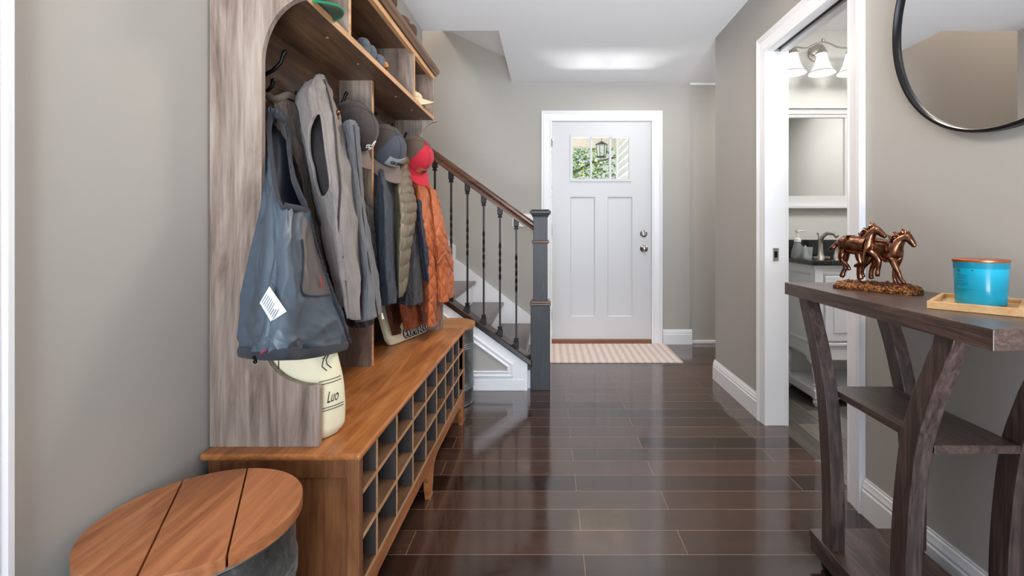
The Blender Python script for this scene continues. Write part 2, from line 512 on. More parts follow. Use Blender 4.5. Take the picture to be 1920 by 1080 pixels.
def sample(pts, t):
    n = len(pts) - 1
    x = t * n; i = min(int(x), n - 1); f = x - i
    g = lambda k: pts[max(0, min(n, k))]
    a = g(i - 1) if i > 0 else 2 * pts[0] - pts[1]
    d = g(i + 2) if i + 2 <= n else 2 * pts[n] - pts[n - 1]
    return cat_rom(a, pts[i], pts[i + 1], d, f)


# ------------------------------------------------------------------ room shell
XL, XR = -0.868, 1.195      # hall side walls
ZC = 2.44
YF = 4.478                  # front wall
YS = 3.307                  # where the stair opening begins
YB = -1.6

struct('floor', B().box(-3.2, XR + 0.055, YB, YF + 0.1, -0.05, 0).box(XR + 0.055, 3.0, 3.37, YF + 0.1, -0.05, 0), M['floor'])
struct('floor_powder_room', B().box(XR + 0.055, 3.0, 0.7, 3.37, -0.05, 0.0), M['tile'])
struct('ceiling', B().box(XL - 0.1, -0.342, YB, YS, ZC, ZC + 0.25).box(-0.342, 3.0, YB, YF + 0.1, ZC, ZC + 0.25), M['ceiling'])
struct('ceiling_stairwell', B().box(-3.2, -0.2, YS - 0.12, YF + 0.1, 5.0, 5.1), M['ceiling'])
struct('ceiling_soffit', B().prism([(-0.985, YS, 3.4), (-0.985, YS, 2.915), (-0.90, YS, 2.905), (-0.342, YS, 2.65), (-0.342, YS, 3.4)], (0, YF - YS, 0)), M['ceiling'])
struct('wall_left', B().box(XL - 0.1, XL, YB, YS, 0, ZC), M['wall'])
struct('wall_stair_side', B().box(-3.2, XL - 0.1, YS - 0.1, YS, 0, 5.0).box(XL - 0.1, -0.342, YS - 0.1, YS, ZC + 0.25, 5.0), M['wall'])
struct('wall_stair_end', B().box(-3.3, -3.2, YS - 0.1, YF + 0.1, 0, 5.0), M['wall'])
struct('wall_stair_upper', B().box(-0.342, -0.25, YS - 0.1, YF + 0.1, ZC + 0.25, 5.0), M['wall'])
# right wall with the powder room doorway
DY0, DY1, DZ = 1.90, 2.62, 2.045
XR2 = XR + 0.105
struct('wall_right', B().box(XR, XR2, YB, DY0 - 0.018, 0, ZC).box(XR, XR2, DY1 + 0.018, 3.43, 0, ZC).box(XR, XR2, DY0 - 0.018, DY1 + 0.018, DZ + 0.018, ZC), M['wall'])
struct('wall_powder_back', B().box(XR2, 3.0, 3.31, 3.43, 0, ZC), [M['powder_wall']])
struct('wall_powder_right', B().box(2.62, 2.72, 0.7, 3.31, 0, ZC), M['powder_wall'])
struct('wall_powder_near', B().box(XR2, 2.62, 0.7, 0.8, 0, ZC), M['powder_wall'])
struct('wall_side_hall', B().box(2.9, 3.0, 3.43, YF, 0, ZC), M['wall'])
# front wall with the door hole; recess at the right
dx0, dx1 = (1035 - VX) * YF / F, (1221 - VX) * YF / F     # 0.035 .. 0.960
dzt = H - (228 - VY) * YF / F                             # 2.075
dzb = H - (636 - VY) * YF / F                             # 0.045
xr = (1294 - VX) * YF / F
fw = B()
fw.box(-3.2, dx0 - 0.02, YF, YF + 0.12, 0, 5.0)
fw.box(dx0 - 0.02, dx1 + 0.02, YF, YF + 0.12, dzt + 0.01, 5.0)
fw.box(dx1 + 0.02, xr, YF, YF + 0.12, 0, 5.0)
struct('wall_front', fw, M['wall'])
struct('wall_front_recess', B().box(xr, 3.0, YF + 0.03, YF + 0.15, 0, ZC), M['wall'])
struct('trim_1', B().box(xr, 2.9, YF + 0.012, YF + 0.03, 0.0, 0.03).box(xr, 2.9, YF + 0.008, YF + 0.03, ZC - 0.02, ZC), M['trim'], bevel=0.004)


def baseboard(name, p0, p1, nrm, parent=None):
    """moulded base from p0 to p1 along the wall; nrm points into the room"""
    p0, p1, nrm = Vector(p0), Vector(p1), Vector(nrm)
    prof = [(0, 0), (0.016, 0), (0.016, 0.092), (0.012, 0.097), (0.012, 0.101), (0.014, 0.106), (0.010, 0.118), (0.008, 0.128), (0.0045, 0.131), (0.0045, 0.138), (0, 0.138)]
    pts = [p0 + nrm * a + Vector((0, 0, z)) for a, z in prof]
    return struct(name, B().prism(pts, p1 - p0), M['trim'])


baseboard('baseboard_right_near', (XR, YB, 0), (XR, DY0 - 0.092, 0), (-1, 0, 0))
baseboard('baseboard_right_far', (XR, DY1 + 0.092, 0), (XR, 3.445, 0), (-1, 0, 0))
baseboard('baseboard_right_return', (XR, 3.43, 0), (2.9, 3.43, 0), (0, 1, 0))
baseboard('baseboard_front', (dx1 + 0.108, YF, 0), (xr + 0.016, YF, 0), (0, -1, 0))
baseboard('baseboard_left', (XL, 0.80, 0), (XL, YS, 0), (1, 0, 0))


def casing_sweep(b, path, side, nrm):
    """flat casing with stepped profile along straight pieces. path: outline corners of the inner edge; side: outward dirs"""
    pass


CAS = [(0, 0), (0, 0.012), (0.008, 0.014), (0.012, 0.011), (0.018, 0.011), (0.06, 0.016), (0.066, 0.020), (0.074, 0.018), (0.080, 0.022), (0.089, 0.022), (0.092, 0.0)]


def casing(name, horiz, origin, lo, hi, top, nrm, zb=0.0):
    """door casing: legs at lo and hi (positions along horiz) and head at top, mitred"""
    horiz, nrm, origin = Vector(horiz), Vector(nrm), Vector(origin)
    Z = Vector((0, 0, 1))
    b = B()
    rows = []
    for a, t in CAS:
        rows.append([origin + horiz * (lo - a) + nrm * t + Z * zb,
                     origin + horiz * (lo - a) + nrm * t + Z * (top + a),
                     origin + horiz * (hi + a) + nrm * t + Z * (top + a),
                     origin + horiz * (hi + a) + nrm * t + Z * zb])
    b.grid(rows)
    # close back
    return struct(name, b, M['trim'])


casing('trim_2', (0, 1, 0), (XR, 0, 0), DY0, DY1, DZ, (-1, 0, 0))
casing('trim_3', (1, 0, 0), (0, YF, 0), dx0 - 0.008, dx1 + 0.012, dzt + 0.008, (0, -1, 0))
casing('trim_4', (0, 1, 0), (XR2, 0, 0), DY0, DY1, DZ, (1, 0, 0))
casing('trim_5', (0, 1, 0), (XL, 0, 0), -0.15, 0.672, DZ, (1, 0, 0))
# jambs of the pocket doorway (split jamb with slot at the head)
jb = B()
jb.box(XR - 0.001, XR2 + 0.001, DY1, DY1 + 0.0178, 0, DZ)
jb.box(XR - 0.001, XR2 + 0.001, DY0 - 0.0178, DY0, 0, DZ)
jb.box(XR - 0.001, XR + 0.036, DY0, DY1, DZ - 0.002, DZ + 0.0178)
jb.box(XR + 0.072, XR2 + 0.001, DY0, DY1, DZ - 0.002, DZ + 0.0178)
struct('trim_6', jb, M['trim'], bevel=0.002)
struct('trim_7', B().box(XR + 0.036, XR + 0.072, DY0, DY1, DZ + 0.012, DZ + 0.0175), M['iron'])
# front door jambs
fj = B()
fj.box(dx0 - 0.02, dx0 - 0.003, YF - 0.006, YF + 0.12, 0, dzt + 0.003)
fj.box(dx1 + 0.003, dx1 + 0.02, YF - 0.006, YF + 0.12, 0, dzt + 0.003)
fj.box(dx0 - 0.02, dx1 + 0.02, YF - 0.006, YF + 0.12, dzt + 0.003, dzt + 0.02)
struct('trim_8', fj, M['trim'])
struct('trim_9', B().box(dx0 - 0.003, dx1 + 0.003, YF - 0.012, YF + 0.12, 0, 0.0455), M['threshold'], bevel=0.006)

# strike plate on the jamb
t = root('strike_plate', (XR + 0.045, DY1 - 0.001, 0.935), 'small nickel latch plate on white jamb of the bathroom doorway', 'latch plate')
obj('plate', B().box(XR + 0.030, XR + 0.062, DY1 - 0.003, DY1, 0.90, 0.97), M['nickel'], t, bevel=0.001)
obj('latch_hole', B().box(XR + 0.038, XR + 0.054, DY1 - 0.0038, DY1 - 0.0028, 0.918, 0.952), M['black'], t)

# ------------------------------------------------------------------ front door
wx0, wx1 = (1073 - VX) * YF / F, (1180 - VX) * YF / F
wz0, wz1 = H - (336 - VY) * YF / F, H - (257 - VY) * YF / F
zS = lambda y: H - (y - VY) * YF / F
xS = lambda x: (x - VX) * YF / F
d = root('door_1', ((dx0 + dx1) / 2, YF + 0.02, dzb), 'white front door with a three pane window above two tall recessed panels', 'door', kind='structure')
Y0, Y1 = YF + 0.006, YF + 0.048
pl = B()
px = [(xS(1069), xS(1116)), (xS(1139), xS(1186))]
pz0, pz1 = zS(594), zS(369)
# stiles and rails
pl.box(dx0, px[0][0], Y0, Y1, dzb, dzt)
pl.box(px[1][1], dx1, Y0, Y1, dzb, dzt)
pl.box(px[0][0], px[1][1], Y0, Y1, dzb, pz0)
pl.box(px[0][1], px[1][0], Y0, Y1, pz0, pz1)
pl.box(px[0][0], px[1][1], Y0, Y1, pz1, wz0)
pl.box(px[0][0], px[1][1], Y0, Y1, wz1, dzt)
pl.box(px[0][0], wx0, Y0, Y1, wz0, wz1)
pl.box(wx1, px[1][1], Y0, Y1, wz0, wz1)
obj('door_slab', pl, M['door'], d)
for a, b2 in px:
    pb = B().box(a, b2, Y0 + 0.0133, Y1 - 0.009, pz0, pz1)
    pn_ = obj('recessed_panel', pb, M['door'], d)
    fb = B(); q_ = 0.012
    fb.grid([[Vector((a, Y0, pz0)), Vector((b2, Y0, pz0)), Vector((b2, Y0, pz1)), Vector((a, Y0, pz1))],
             [Vector((a + 0.003, Y0 + 0.004, pz0 + 0.003)), Vector((b2 - 0.003, Y0 + 0.004, pz0 + 0.003)), Vector((b2 - 0.003, Y0 + 0.004, pz1 - 0.003)), Vector((a + 0.003, Y0 + 0.004, pz1 - 0.003))],
             [Vector((a + q_, Y0 + 0.0135, pz0 + q_)), Vector((b2 - q_, Y0 + 0.0135, pz0 + q_)), Vector((b2 - q_, Y0 + 0.0135, pz1 - q_)), Vector((a + q_, Y0 + 0.0135, pz1 - q_))]], close=True)
    obj('panel_bevel', fb, M['door'], pn_)
fr = B()
e = 0.022
for x0, x1, z0, z1 in ((wx0 - e, wx0 + 0.004, wz0 - e, wz1 + e), (wx1 - 0.004, wx1 + e, wz0 - e, wz1 + e), (wx0, wx1, wz0 - e, wz0 + 0.004), (wx0, wx1, wz1 - 0.004, wz1 + e)):
    fr.box(x0, x1, Y0 - 0.010, Y0 + 0.03, z0, z1)
win = obj('door_window', fr, M['door'], d, bevel=0.003)
for xm in (1108.5, 1144.5):
    obj('muntin', B().box(xS(xm) - 0.010, xS(xm) + 0.010, Y0 + 0.004, Y0 + 0.034, wz0, wz1), M['door'], win, bevel=0.003)
obj('pane', B().box(wx0, wx1, Y0 + 0.018, Y0 + 0.022, wz0, wz1), M['glass'], win)
for zy, nm in ((438, 'deadbolt'), (466, 'door_knob')):
    c = Vector((xS(1207), Y0, zS(zy)))
    kb = B()
    if nm == 'deadbolt':
        kb.lathe([(0.034, 0), (0.034, 0.006), (0.028, 0.012), (0.020, 0.014), (0.020, 0.018)], c, 24, (0, -1, 0))
        kb.obox(c + Vector((0, -0.024, 0)), (1, 0, 0), (0, 1, 0), (0, 0, 1), 0.006, 0.010, 0.017)
    else:
        kb.lathe([(0.034, 0), (0.034, 0.005), (0.024, 0.010), (0.012, 0.014), (0.011, 0.030), (0.020, 0.036), (0.028, 0.048), (0.028, 0.058), (0.020, 0.066), (0.004, 0.068)], c, 24, (0, -1, 0))
    obj(nm, kb, M['chrome'], d, smooth=True)
for zy in (433, 592):
    obj('hinge', B().tube([(dx0 - 0.004, Y0 - 0.006, zS(zy) - 0.045), (dx0 - 0.004, Y0 - 0.006, zS(zy) + 0.045)], 0.006, 8), M['nickel'], d)
lb = B()
lz = zS(263)
lb.box(dx0 - 0.035, dx0 + 0.02, Y0 - 0.012, Y0 - 0.004, lz - 0.006, lz + 0.006)
lb.tube([(dx0 - 0.002, Y0 - 0.010, lz - 0.06), (dx0 - 0.002, Y0 - 0.010, lz + 0.012)], 0.006, 8)
lb.box(dx0 - 0.035, dx0 - 0.028, Y0 - 0.016, Y0 - 0.004, lz - 0.014, lz + 0.014)
obj('swing_latch', lb, M['nickel'], d)

# ------------------------------------------------------------------ outdoors behind the door glass
tag(obj('lawn', B().box(-8, 10, 7.2, 24, -0.42, -0.4), M['grass']), kind='structure')
tag(obj('porch_floor', B().box(-1.5, 3.2, YF + 0.13, 7.2, -0.2, -0.05), M['concrete']), 'pale concrete porch slab outside the front door', 'porch floor', kind='structure')
tag(obj('porch_ceiling', B().box(-1.5, 3.6, YF + 0.13, 7.0, 2.58, 2.68), M['porch']), 'cream porch ceiling seen through top of the door window', 'porch ceiling', kind='structure')
# siding wall of the garage at right of the porch
sd = B()
Ys0, Ys1 = YF + 0.16, 6.48
for k in range(30):
    z = -0.4 + k * 0.098
    sd.prism([(0.966, Ys0, z), (0.935, Ys0, z), (0.957, Ys0, z + 0.0975), (0.966, Ys0, z + 0.0975)], (0.0, Ys1 - Ys0, 0))
sd.box(0.966, 1.05, Ys0, Ys1, -0.4, 2.54)
gw = root('garage_wall', (1.0, 5.5, -0.4), 'white lap siding wall with corner board seen through right pane of front door', 'wall', kind='structure')
obj('lap_siding', sd, M['siding'], gw)
obj('corner_board', B().box(0.925, 1.05, Ys1, Ys1 + 0.09, -0.4, 2.54), M['siding'], gw, bevel=0.004)
tag(obj('porch_beam', B().box(-1.5, 3.6, 6.95, 7.1, 2.265, 2.58), M['porch']), 'cream porch beam at the outer edge of porch ceiling', 'beam', kind='structure')

tr = root('leafy_tree', (0.3, 9.8, -0.4), 'leafy green tree outside, seen through the front door window', 'tree')
tb = B()
tb.tube([(0.3, 9.8, -0.4), (0.32, 9.8, 1.0), (0.25, 9.85, 2.4), (0.4, 9.8, 3.6)], [0.13, 0.11, 0.08, 0.03], 10)
for k in range(9):
    a = k * 2.4; z = 0.7 + k * 0.28
    tb.tube([(0.3, 9.8, z), (0.3 + math.cos(a) * 0.7, 9.8 + math.sin(a) * 0.5, z + 0.3), (0.3 + math.cos(a) * 1.4, 9.8 + math.sin(a) * 0.9, z + 0.4)], [0.04, 0.025, 0.008], 6)
obj('trunk', tb, M['bark'], tr, smooth=True)
lf = B()
rnd = random.Random(3)
cl = []
for k in range(150):
    while True:
        p = Vector((rnd.uniform(-1, 1), rnd.uniform(-1, 1), rnd.uniform(-1, 1)))
        if p.length < 1: break
    cl.append(Vector((0.5 + p.x * 1.9, 9.7 + p.y * 1.0, 2.1 + p.z * 1.9)))
for c in cl:
    for k in range(70):
        p = c + Vector((rnd.gauss(0, .22), rnd.gauss(0, .2), rnd.gauss(0, .16)))
        u = Vector((rnd.uniform(-1, 1), rnd.uniform(-1, 1), rnd.uniform(-.6, .6))).normalized()
        n2 = Vector((rnd.uniform(-1, 1), rnd.uniform(-1, 1), rnd.uniform(0.2, 1.4))).normalized()
        s = u.cross(n2).normalized(); L_ = rnd.uniform(.05, .09)
        vs = [lf.bm.verts.new(q) for q in (p, p + u * L_ * .5 + s * L_ * .32, p + u * L_, p + u * L_ * .5 - s * L_ * .32)]
        lf.bm.faces.new(vs)
obj('foliage', lf, M['leaf'], tr)

ln = root('porch_lantern', (0.66, 5.7, 2.2), 'dark hanging porch lantern seen through middle pane of the door window', 'lantern')
lc = Vector((P(1128, 275, 5.7).x, 5.7, P(1128, 275, 5.7).z))
obj('chain', B().tube([lc + Vector((0, 0, .05)), (lc.x, lc.y, 2.58)], 0.004, 6), M['black'], ln)
lbk = B()
lbk.lathe([(0.02, 0.06), (0.07, 0.03), (0.075, 0.025), (0.075, 0.02)], lc, 6)
lbk.lathe([(0.05, -0.13), (0.055, -0.12), (0.055, -0.115)], lc, 6)
for k in range(6):
    a = k * PI / 3
    lbk.tube([lc + Vector((math.cos(a) * .065, math.sin(a) * .065, .02)), lc + Vector((math.cos(a) * .05, math.sin(a) * .05, -.12))], 0.003, 5)
obj('cage', lbk, M['black'], ln)
obj('lamp_glass', B().lathe([(0.045, -0.115), (0.060, 0.018)], lc, 6), M['soap_glass'], ln)

# ------------------------------------------------------------------ staircase
YN = 3.19     # newel front face
st = root('staircase', (-1.4, 3.8, 0), 'boxed staircase with dark treads, white stringer and twisted iron balusters rising left', 'staircase')
SL = 0.735
RIS, RUN = 0.1965, 0.2650
# treads and risers
nose = [(-0.155), (-0.413), (-0.67)]
for k in range(9):
    zt = 0.199 + RIS * k
    xn = -0.155 - RUN * k * 0.972
    if xn < -2.9: break
    obj('tread', B().box(xn - 0.30, xn, 3.315, YF - 0.028, zt - 0.028, zt), M['tread'], st, bevel=0.006)
    obj('riser', B().box(xn - 0.045, xn - 0.025, 3.315, YF - 0.028, zt - RIS, zt - 0.028), M['trim'], st)
# wall skirt on the front wall
sk = []
sp = [(993, 590), (852, 483)]
s0 = Vector((xS(1000), YF - 0.022, 0)); zk0 = zS(590 + 7 * 0.759)
slope_sk = (zS(483) - zS(590)) / (xS(852) - xS(993))
def skz(x): return zS(590) + slope_sk * (x - xS(993))
obj('wall_skirt', B().prism([(xS(1003), YF - 0.024, 0), (xS(1003), YF - 0.024, skz(xS(1003))), (-0.86, YF - 0.024, skz(-0.86)), (-0.86, YF - 0.024, skz(-0.86) + 0.12), (-0.95, YF - 0.024, skz(-0.95) + 0.12), (-2.9, YF - 0.024, skz(-2.9) + 0.12), (-2.9, YF - 0.024, skz(-2.9) - 0.3), (-0.3, YF - 0.024, 0)], (0, 0.022, 0)), M['trim'], st)
# near stringer
def capz(x):   # top of the dark shoe at plane D=3.24 : through (989,652) and (876,576)... slope .72
    p = P(968, 650, 3.24)
    return p.z - (x - p.x) * 0.722
xe = P(989, 0, 3.2).x
xl = -2.9
fz = lambda x: capz(x) - 0.045
obj('stringer', B().prism([(xe, 3.19, 0), (xe, 3.19, fz(xe)), (xl, 3.19, fz(xl)), (xl, 3.19, 0)], (0, 0.115, 0)).box(xe, xe + 0.024, 3.235, 3.26, 0, 0.12), M['trim'], st)
obj('stringer_cap', B().prism([(xe + 0.03, 3.178, capz(xe + 0.03)), (xe + 0.03, 3.178, capz(xe + 0.03) - 0.045), (xl, 3.178, capz(xl) - 0.045), (xl, 3.178, capz(xl))], (0, 0.135, 0)), M['stair_wood'], st, bevel=0.006)
# triangular moulded panel on the stringer
pg = [P(892, 645, 3.19), P(951, 688, 3.19), P(951, 695, 3.19), P(700, 695, 3.19)]
sl_in = (pg[0].z - pg[1].z) / (pg[0].x - pg[1].x)
pg[3].z = pg[2].z
x_a = -1.25
pg = [Vector((x_a, 3.19, pg[1].z + sl_in * (x_a - pg[1].x))), pg[1], pg[2], Vector((x_a, 3.19, pg[2].z))]
obj('recessed_panel', B().prism([p + Vector((0, -0.002, 0)) for p in pg], (0, 0.002, 0)), M['wall'], st, label='grey triangular panel inside white moulding')
mb = B()
cen = Vector((-0.7, 3.19, 0.3))
prof = [(0.0, 0.002), (0.0, 0.010), (0.006, 0.014), (0.012, 0.010), (0.020, 0.008), (0.030, 0.012), (0.036, 0.012), (0.040, 0.003), (0.043, 0.0)]
def offs(pts, a):
    # offset polygon outward by a (closed)
    out = []
    n = len(pts)
    for i in range(n):
        p0, p1, p2 = pts[i - 1], pts[i], pts[(i + 1) % n]
        d1 = (p1 - p0).normalized(); d2 = (p2 - p1).normalized()
        n1 = Vector((-d1.z, 0, d1.x)); n2 = Vector((-d2.z, 0, d2.x))
        bis = (n1 + n2); k = a / max(0.2, (bis.dot(n1)))
        out.append(p1 + bis * k)
    return out
rows = []
for a, t_ in prof:
    rows.append([p + Vector((0, -t_, 0)) for p in offs(pg, a)])
if (rows[-1][1] - cen).length < (rows[0][1] - cen).length:
    rows = [[p + Vector((0, -t_, 0)) for p in offs(pg, -a)] for a, t_ in prof]
mb.grid(rows, close=True)
obj('panel_moulding', mb, M['trim'], st)
obj('base_moulding', B().box(xl, xe - 0.02, 3.184, 3.19, 0.0, 0.075), M['trim'], st, bevel=0.003)

# newel
nw = B()
ncx = 0.5 * (P(994.8, 0, YN).x + P(1031.4, 0, YN).x); ncy = YN + 0.065
zN = lambda y: H - (y - VY) * YN / F
nl = obj('newel_post', B().box(ncx - 0.065, ncx + 0.065, YN, YN + 0.13, 0, zN(573)), M['newel'], st, bevel=0.003)
nb = B()
hw = 0.048
nb.box(ncx - hw, ncx + hw, ncy - hw, ncy + hw, zN(570), zN(406))
obj('newel_shaft', nb, M['newel'], nl, bevel=0.003)
nb = B()
for (w0, z0, z1) in ((0.070, zN(573), zN(569)), (0.062, zN(569), zN(565))):
    nb.box(ncx - w0, ncx + w0, ncy - w0, ncy + w0, z0, z1)
obj('newel_collar', nb, M['rail_wood'], nl, bevel=0.003)
nb = B()
for (w0, z0, z1) in ((0.055, zN(457), zN(455)), (0.060, zN(455), zN(452)), (0.055, zN(452), zN(450))):
    nb.box(ncx - w0, ncx + w0, ncy - w0, ncy + w0, z0, z1)
obj('newel_collar', nb, M['rail_wood'], nl, bevel=0.003)
nb = B()
for (w0, z0, z1) in ((0.054, zN(407), zN(404)), (0.060, zN(404), zN(401)), (0.070, zN(401), zN(395)), (0.060, zN(395), zN(392.5))):
    nb.box(ncx - w0, ncx + w0, ncy - w0, ncy + w0, z0, z1)
obj('newel_cap', nb, M['newel'], nl, bevel=0.004)

# rail
YR = 3.245
def railz(x): # bottom of the rail
    p = P(968, 413, YR)
    return p.z - (x - p.x) * 0.722
rp = [(-0.030, 0.010), (-0.030, 0.0), (0.030, 0.0), (0.030, 0.010), (0.022, 0.022), (0.030, 0.040), (0.030, 0.052), (0.018, 0.064), (-0.018, 0.064), (-0.030, 0.052), (-0.030, 0.040), (-0.022, 0.022)]
xa, xb2 = ncx - 0.04, -2.7
obj('handrail', B().prism([(xa, YR + a, railz(xa) + b2 * 1.2) for a, b2 in rp], (xb2 - xa, 0, railz(xb2) - railz(xa))), M['rail_wood'], st, bevel=0.002)
bal0 = None
for k in range(22):
    x = P(968, 0, YR).x - k * (30.5 * YR / F)
    if x < -2.6: break
    zb, zt = capz(x) - 0.004, railz(x) + 0.012
    b = B(); n = 70; rings = []
    t0, t1 = 0.42, 0.72
    for i in range(n + 1):
        t_ = i / n; z = zb + (zt - zb) * t_
        s_ = min(max((t_ - t0) / (t1 - t0), 0), 1)
        ang = s_ * PI * 2.5
        r = 0.0085
        rings.append([Vector((x + math.cos(ang + q * PI / 2 + PI / 4) * r, YR + math.sin(ang + q * PI / 2 + PI / 4) * r, z)) for q in range(4)])
    b.grid(rings, close=True)
    bo = obj('baluster', b, M['iron'], st)
    sh = B()
    for (w0, z0, z1) in ((0.018, zb + 0.0, zb + 0.040), (0.013, zb + 0.040, zb + 0.052), (0.016, zb + 0.052, zb + 0.060)):
        sh.box(x - w0, x + w0, YR - w0, YR + w0, z0 - (0.012 if z0 == zb else 0), z1)
    obj('baluster_shoe', sh, M['iron'], bo, bevel=0.003).location = (0, 0, 0)
    sh = B()
    for (w0, z0, z1) in ((0.017, zt - 0.055, zt), (0.012, zt - 0.066, zt - 0.055), (0.015, zt - 0.074, zt - 0.066)):
        sh.box(x - w0, x + w0, YR - w0, YR + w0, z0, z1 + (0.01 if z1 == zt else 0))
    obj('baluster_collar', sh, M['iron'], bo, bevel=0.003).location = (0, 0, 0)

# switch plate behind the newel
sw = root('switch_plate', (xS(980), YF, zS(413)), 'wide white switch plate on grey wall beside the front door', 'switch')
obj('plate', B().box(xS(961), xS(1000), YF - 0.007, YF - 0.0005, zS(425), zS(401)), M['plastic_w'], sw, bevel=0.002)
for q in (969, 980.5, 992):
    obj('rocker', B().box(xS(q) - 0.016, xS(q) + 0.016, YF - 0.011, YF - 0.006, zS(421), zS(405)), M['white'], sw, bevel=0.001)

# rug
rg = B()
nx, ny = 150, 20
rows = []
for j in range(ny + 1):
    Yr = 3.84 + (4.462 - 3.84) * j / ny
    row = []
    for i in range(nx + 1):
        u = i / nx
        Xr = -0.02 + (1.09 + 0.02 * noise.noise(Vector((0, Yr * 30, 1)))) * u
        zz = 0.007 + 0.0018 * abs(math.sin(u * PI * 38 + noise.noise(Vector((Xr * 3, Yr * 9, 0))) * 1.2)) + 0.0015 * noise.noise(Vector((Xr * 90, Yr * 90, 0)))
        row.append(Vector((Xr, Yr, zz)))
    rows.append(row)
vs = rg.grid(rows)
edge = vs[0] + [r[-1] for r in vs[1:]] + list(reversed(vs[-1][:-1])) + [r[0] for r in reversed(vs[1:-1])]
low = [rg.bm.verts.new((v.co.x, v.co.y, 0.001)) for v in edge]
for i in range(len(edge)):
    j = (i + 1) % len(edge)
    rg.bm.faces.new((edge[i], low[i], low[j], edge[j]))
for v_ in (0,):
    # fringed corner knots on the right edge
    for k in range(22):
        y = 3.85 + k * 0.0285
        rg.ball((1.074, y, 0.006), 0.0075, 6, (1.5, 1, 0.7))
tag(obj('door_rug', rg, M['rug'], smooth=True), 'pale pink and cream woven rug on dark floor before front door', 'rug')

# ------------------------------------------------------------------ hall tree with shoe bench
ht = root('hall_tree', (-0.66, 1.93, 0), 'long rustic brown wooden hall tree with hooks, shelf cubbies and shoe bench', 'hall tree')
ZB = 0.520                       # bench top
HY0, HY1 = 1.221, 2.66           # hutch sides
XBK = -0.852
XS = -0.632                      # shelf front
ZS0, ZS1 = 1.673, 1.693          # lower shelf
ZT = 1.905                       # underside of top rail
# bench
obj('bench_top', B().box(-0.860, -0.462, 1.180, 2.700, ZB - 0.018, ZB), M['laminate_h'], ht, bevel=0.007, seg=3)
for y0, y1 in ((1.20, 1.218), (2.655, 2.673)):
    obj('bench_side', B().box(-0.845, -0.474, y0, y1, 0.0, ZB - 0.018), M['laminate_end'], ht, bevel=0.001)
obj('bench_back', B().box(-0.852, -0.842, 1.218, 2.655, 0.10, ZB - 0.018), M['laminate_light_tinted'], ht)
# front frame posts
for y0, y1 in ((1.188, 1.215), (2.655, 2.685)):
    obj('bench_post', B().box(-0.500, -0.468, y0, y1, 0.0, ZB - 0.019), M['laminate_end'], ht, bevel=0.003)
obj('end_rail', B().box(-0.845, -0.50, 1.192, 1.20, ZB - 0.065, ZB - 0.019), M['laminate_end'], ht, bevel=0.002)
# cubby boards
for z in (0.176, 0.290, 0.404):
    obj('cubby_shelf', B().box(-0.842, -0.470, 1.218, 2.655, z, z + 0.011), M['laminate_shelf'], ht)
    obj('cubby_shelf_edge', B().box(-0.4700, -0.4685, 1.215, 2.655, z, z + 0.011), M['laminate_edge'], ht)
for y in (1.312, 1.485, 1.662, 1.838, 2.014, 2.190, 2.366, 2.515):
    obj('cubby_divider', B().box(-0.842, -0.4705, y, y + 0.008, 0.187, ZB - 0.018), M['laminate_light_tinted'], ht)
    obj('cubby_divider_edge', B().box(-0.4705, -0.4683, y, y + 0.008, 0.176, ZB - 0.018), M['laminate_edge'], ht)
# apron with ogee feet
ap = []
za = 0.122
def foot(y, s):   # ogee drop from apron down to the foot, s=+1 going towards +y
    return [(y, 0.0), (y + s * 0.004, 0.018), (y + s * 0.016, 0.045), (y + s * 0.020, 0.075), (y + s * 0.034, 0.098), (y + s * 0.06, 0.114), (y + s * 0.10, za)]
out = [(1.215, 0.176), (1.215, 0.0), (1.245, 0.0)]
out += foot(1.246, 1)[1:]
out += list(reversed(foot(1.905, -1)))
out += foot(1.955, 1)
out += list(reversed(foot(2.625, -1)))
out += [(2.655, 0.0), (2.655, 0.176)]
obj('bench_apron', B().prism([(-0.472, y, z) for y, z in out], (-0.018, 0, 0)), M['laminate_h'], ht, bevel=0.001)

# hutch side panels
def arc(cx, cz, rx, rz, a0, a1, n=14):
    return [(cx + rx * math.cos(a0 + (a1 - a0) * i / n), cz + rz * math.sin(a0 + (a1 - a0) * i / n)) for i in range(n + 1)]
side = [(-0.862, ZB), (-0.584, ZB), (-0.582, 0.655)]
side += arc(-0.594, 0.664, 0.012, 0.012, -0.2, PI / 2, 4)
side += list(reversed(arc(-0.600, 0.792, 0.13, 0.116, PI, PI * 1.5 , 14)))[0:]
side += [(-0.730, 1.50)]
side += list(reversed(arc(-0.610, 1.495, 0.120, 0.170, PI / 2, PI, 14)))[1:]
side += [(-0.610, 1.668), (XS - 0.0, 1.673) if False else (-0.612, 1.673), (-0.612, 1.675), (XS, 1.675), (XS, 1.925), (-0.862, 1.925)]
for y in (HY0, HY1 - 0.018):
    obj('side_panel', B().prism([(x, y, z) for x, z in side], (0, 0.018, 0)), M['laminate_v'], ht, bevel=0.0012)
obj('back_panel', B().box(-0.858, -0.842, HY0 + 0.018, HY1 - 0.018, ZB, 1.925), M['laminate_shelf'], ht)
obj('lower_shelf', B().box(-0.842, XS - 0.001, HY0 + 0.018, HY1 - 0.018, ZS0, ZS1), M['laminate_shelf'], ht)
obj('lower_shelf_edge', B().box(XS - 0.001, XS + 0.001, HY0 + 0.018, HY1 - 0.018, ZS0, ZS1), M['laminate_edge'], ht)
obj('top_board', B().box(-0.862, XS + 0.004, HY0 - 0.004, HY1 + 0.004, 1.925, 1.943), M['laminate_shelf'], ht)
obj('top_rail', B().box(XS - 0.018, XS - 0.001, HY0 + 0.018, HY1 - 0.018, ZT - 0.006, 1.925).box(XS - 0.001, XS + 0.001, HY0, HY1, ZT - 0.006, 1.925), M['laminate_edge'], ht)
cr = B()
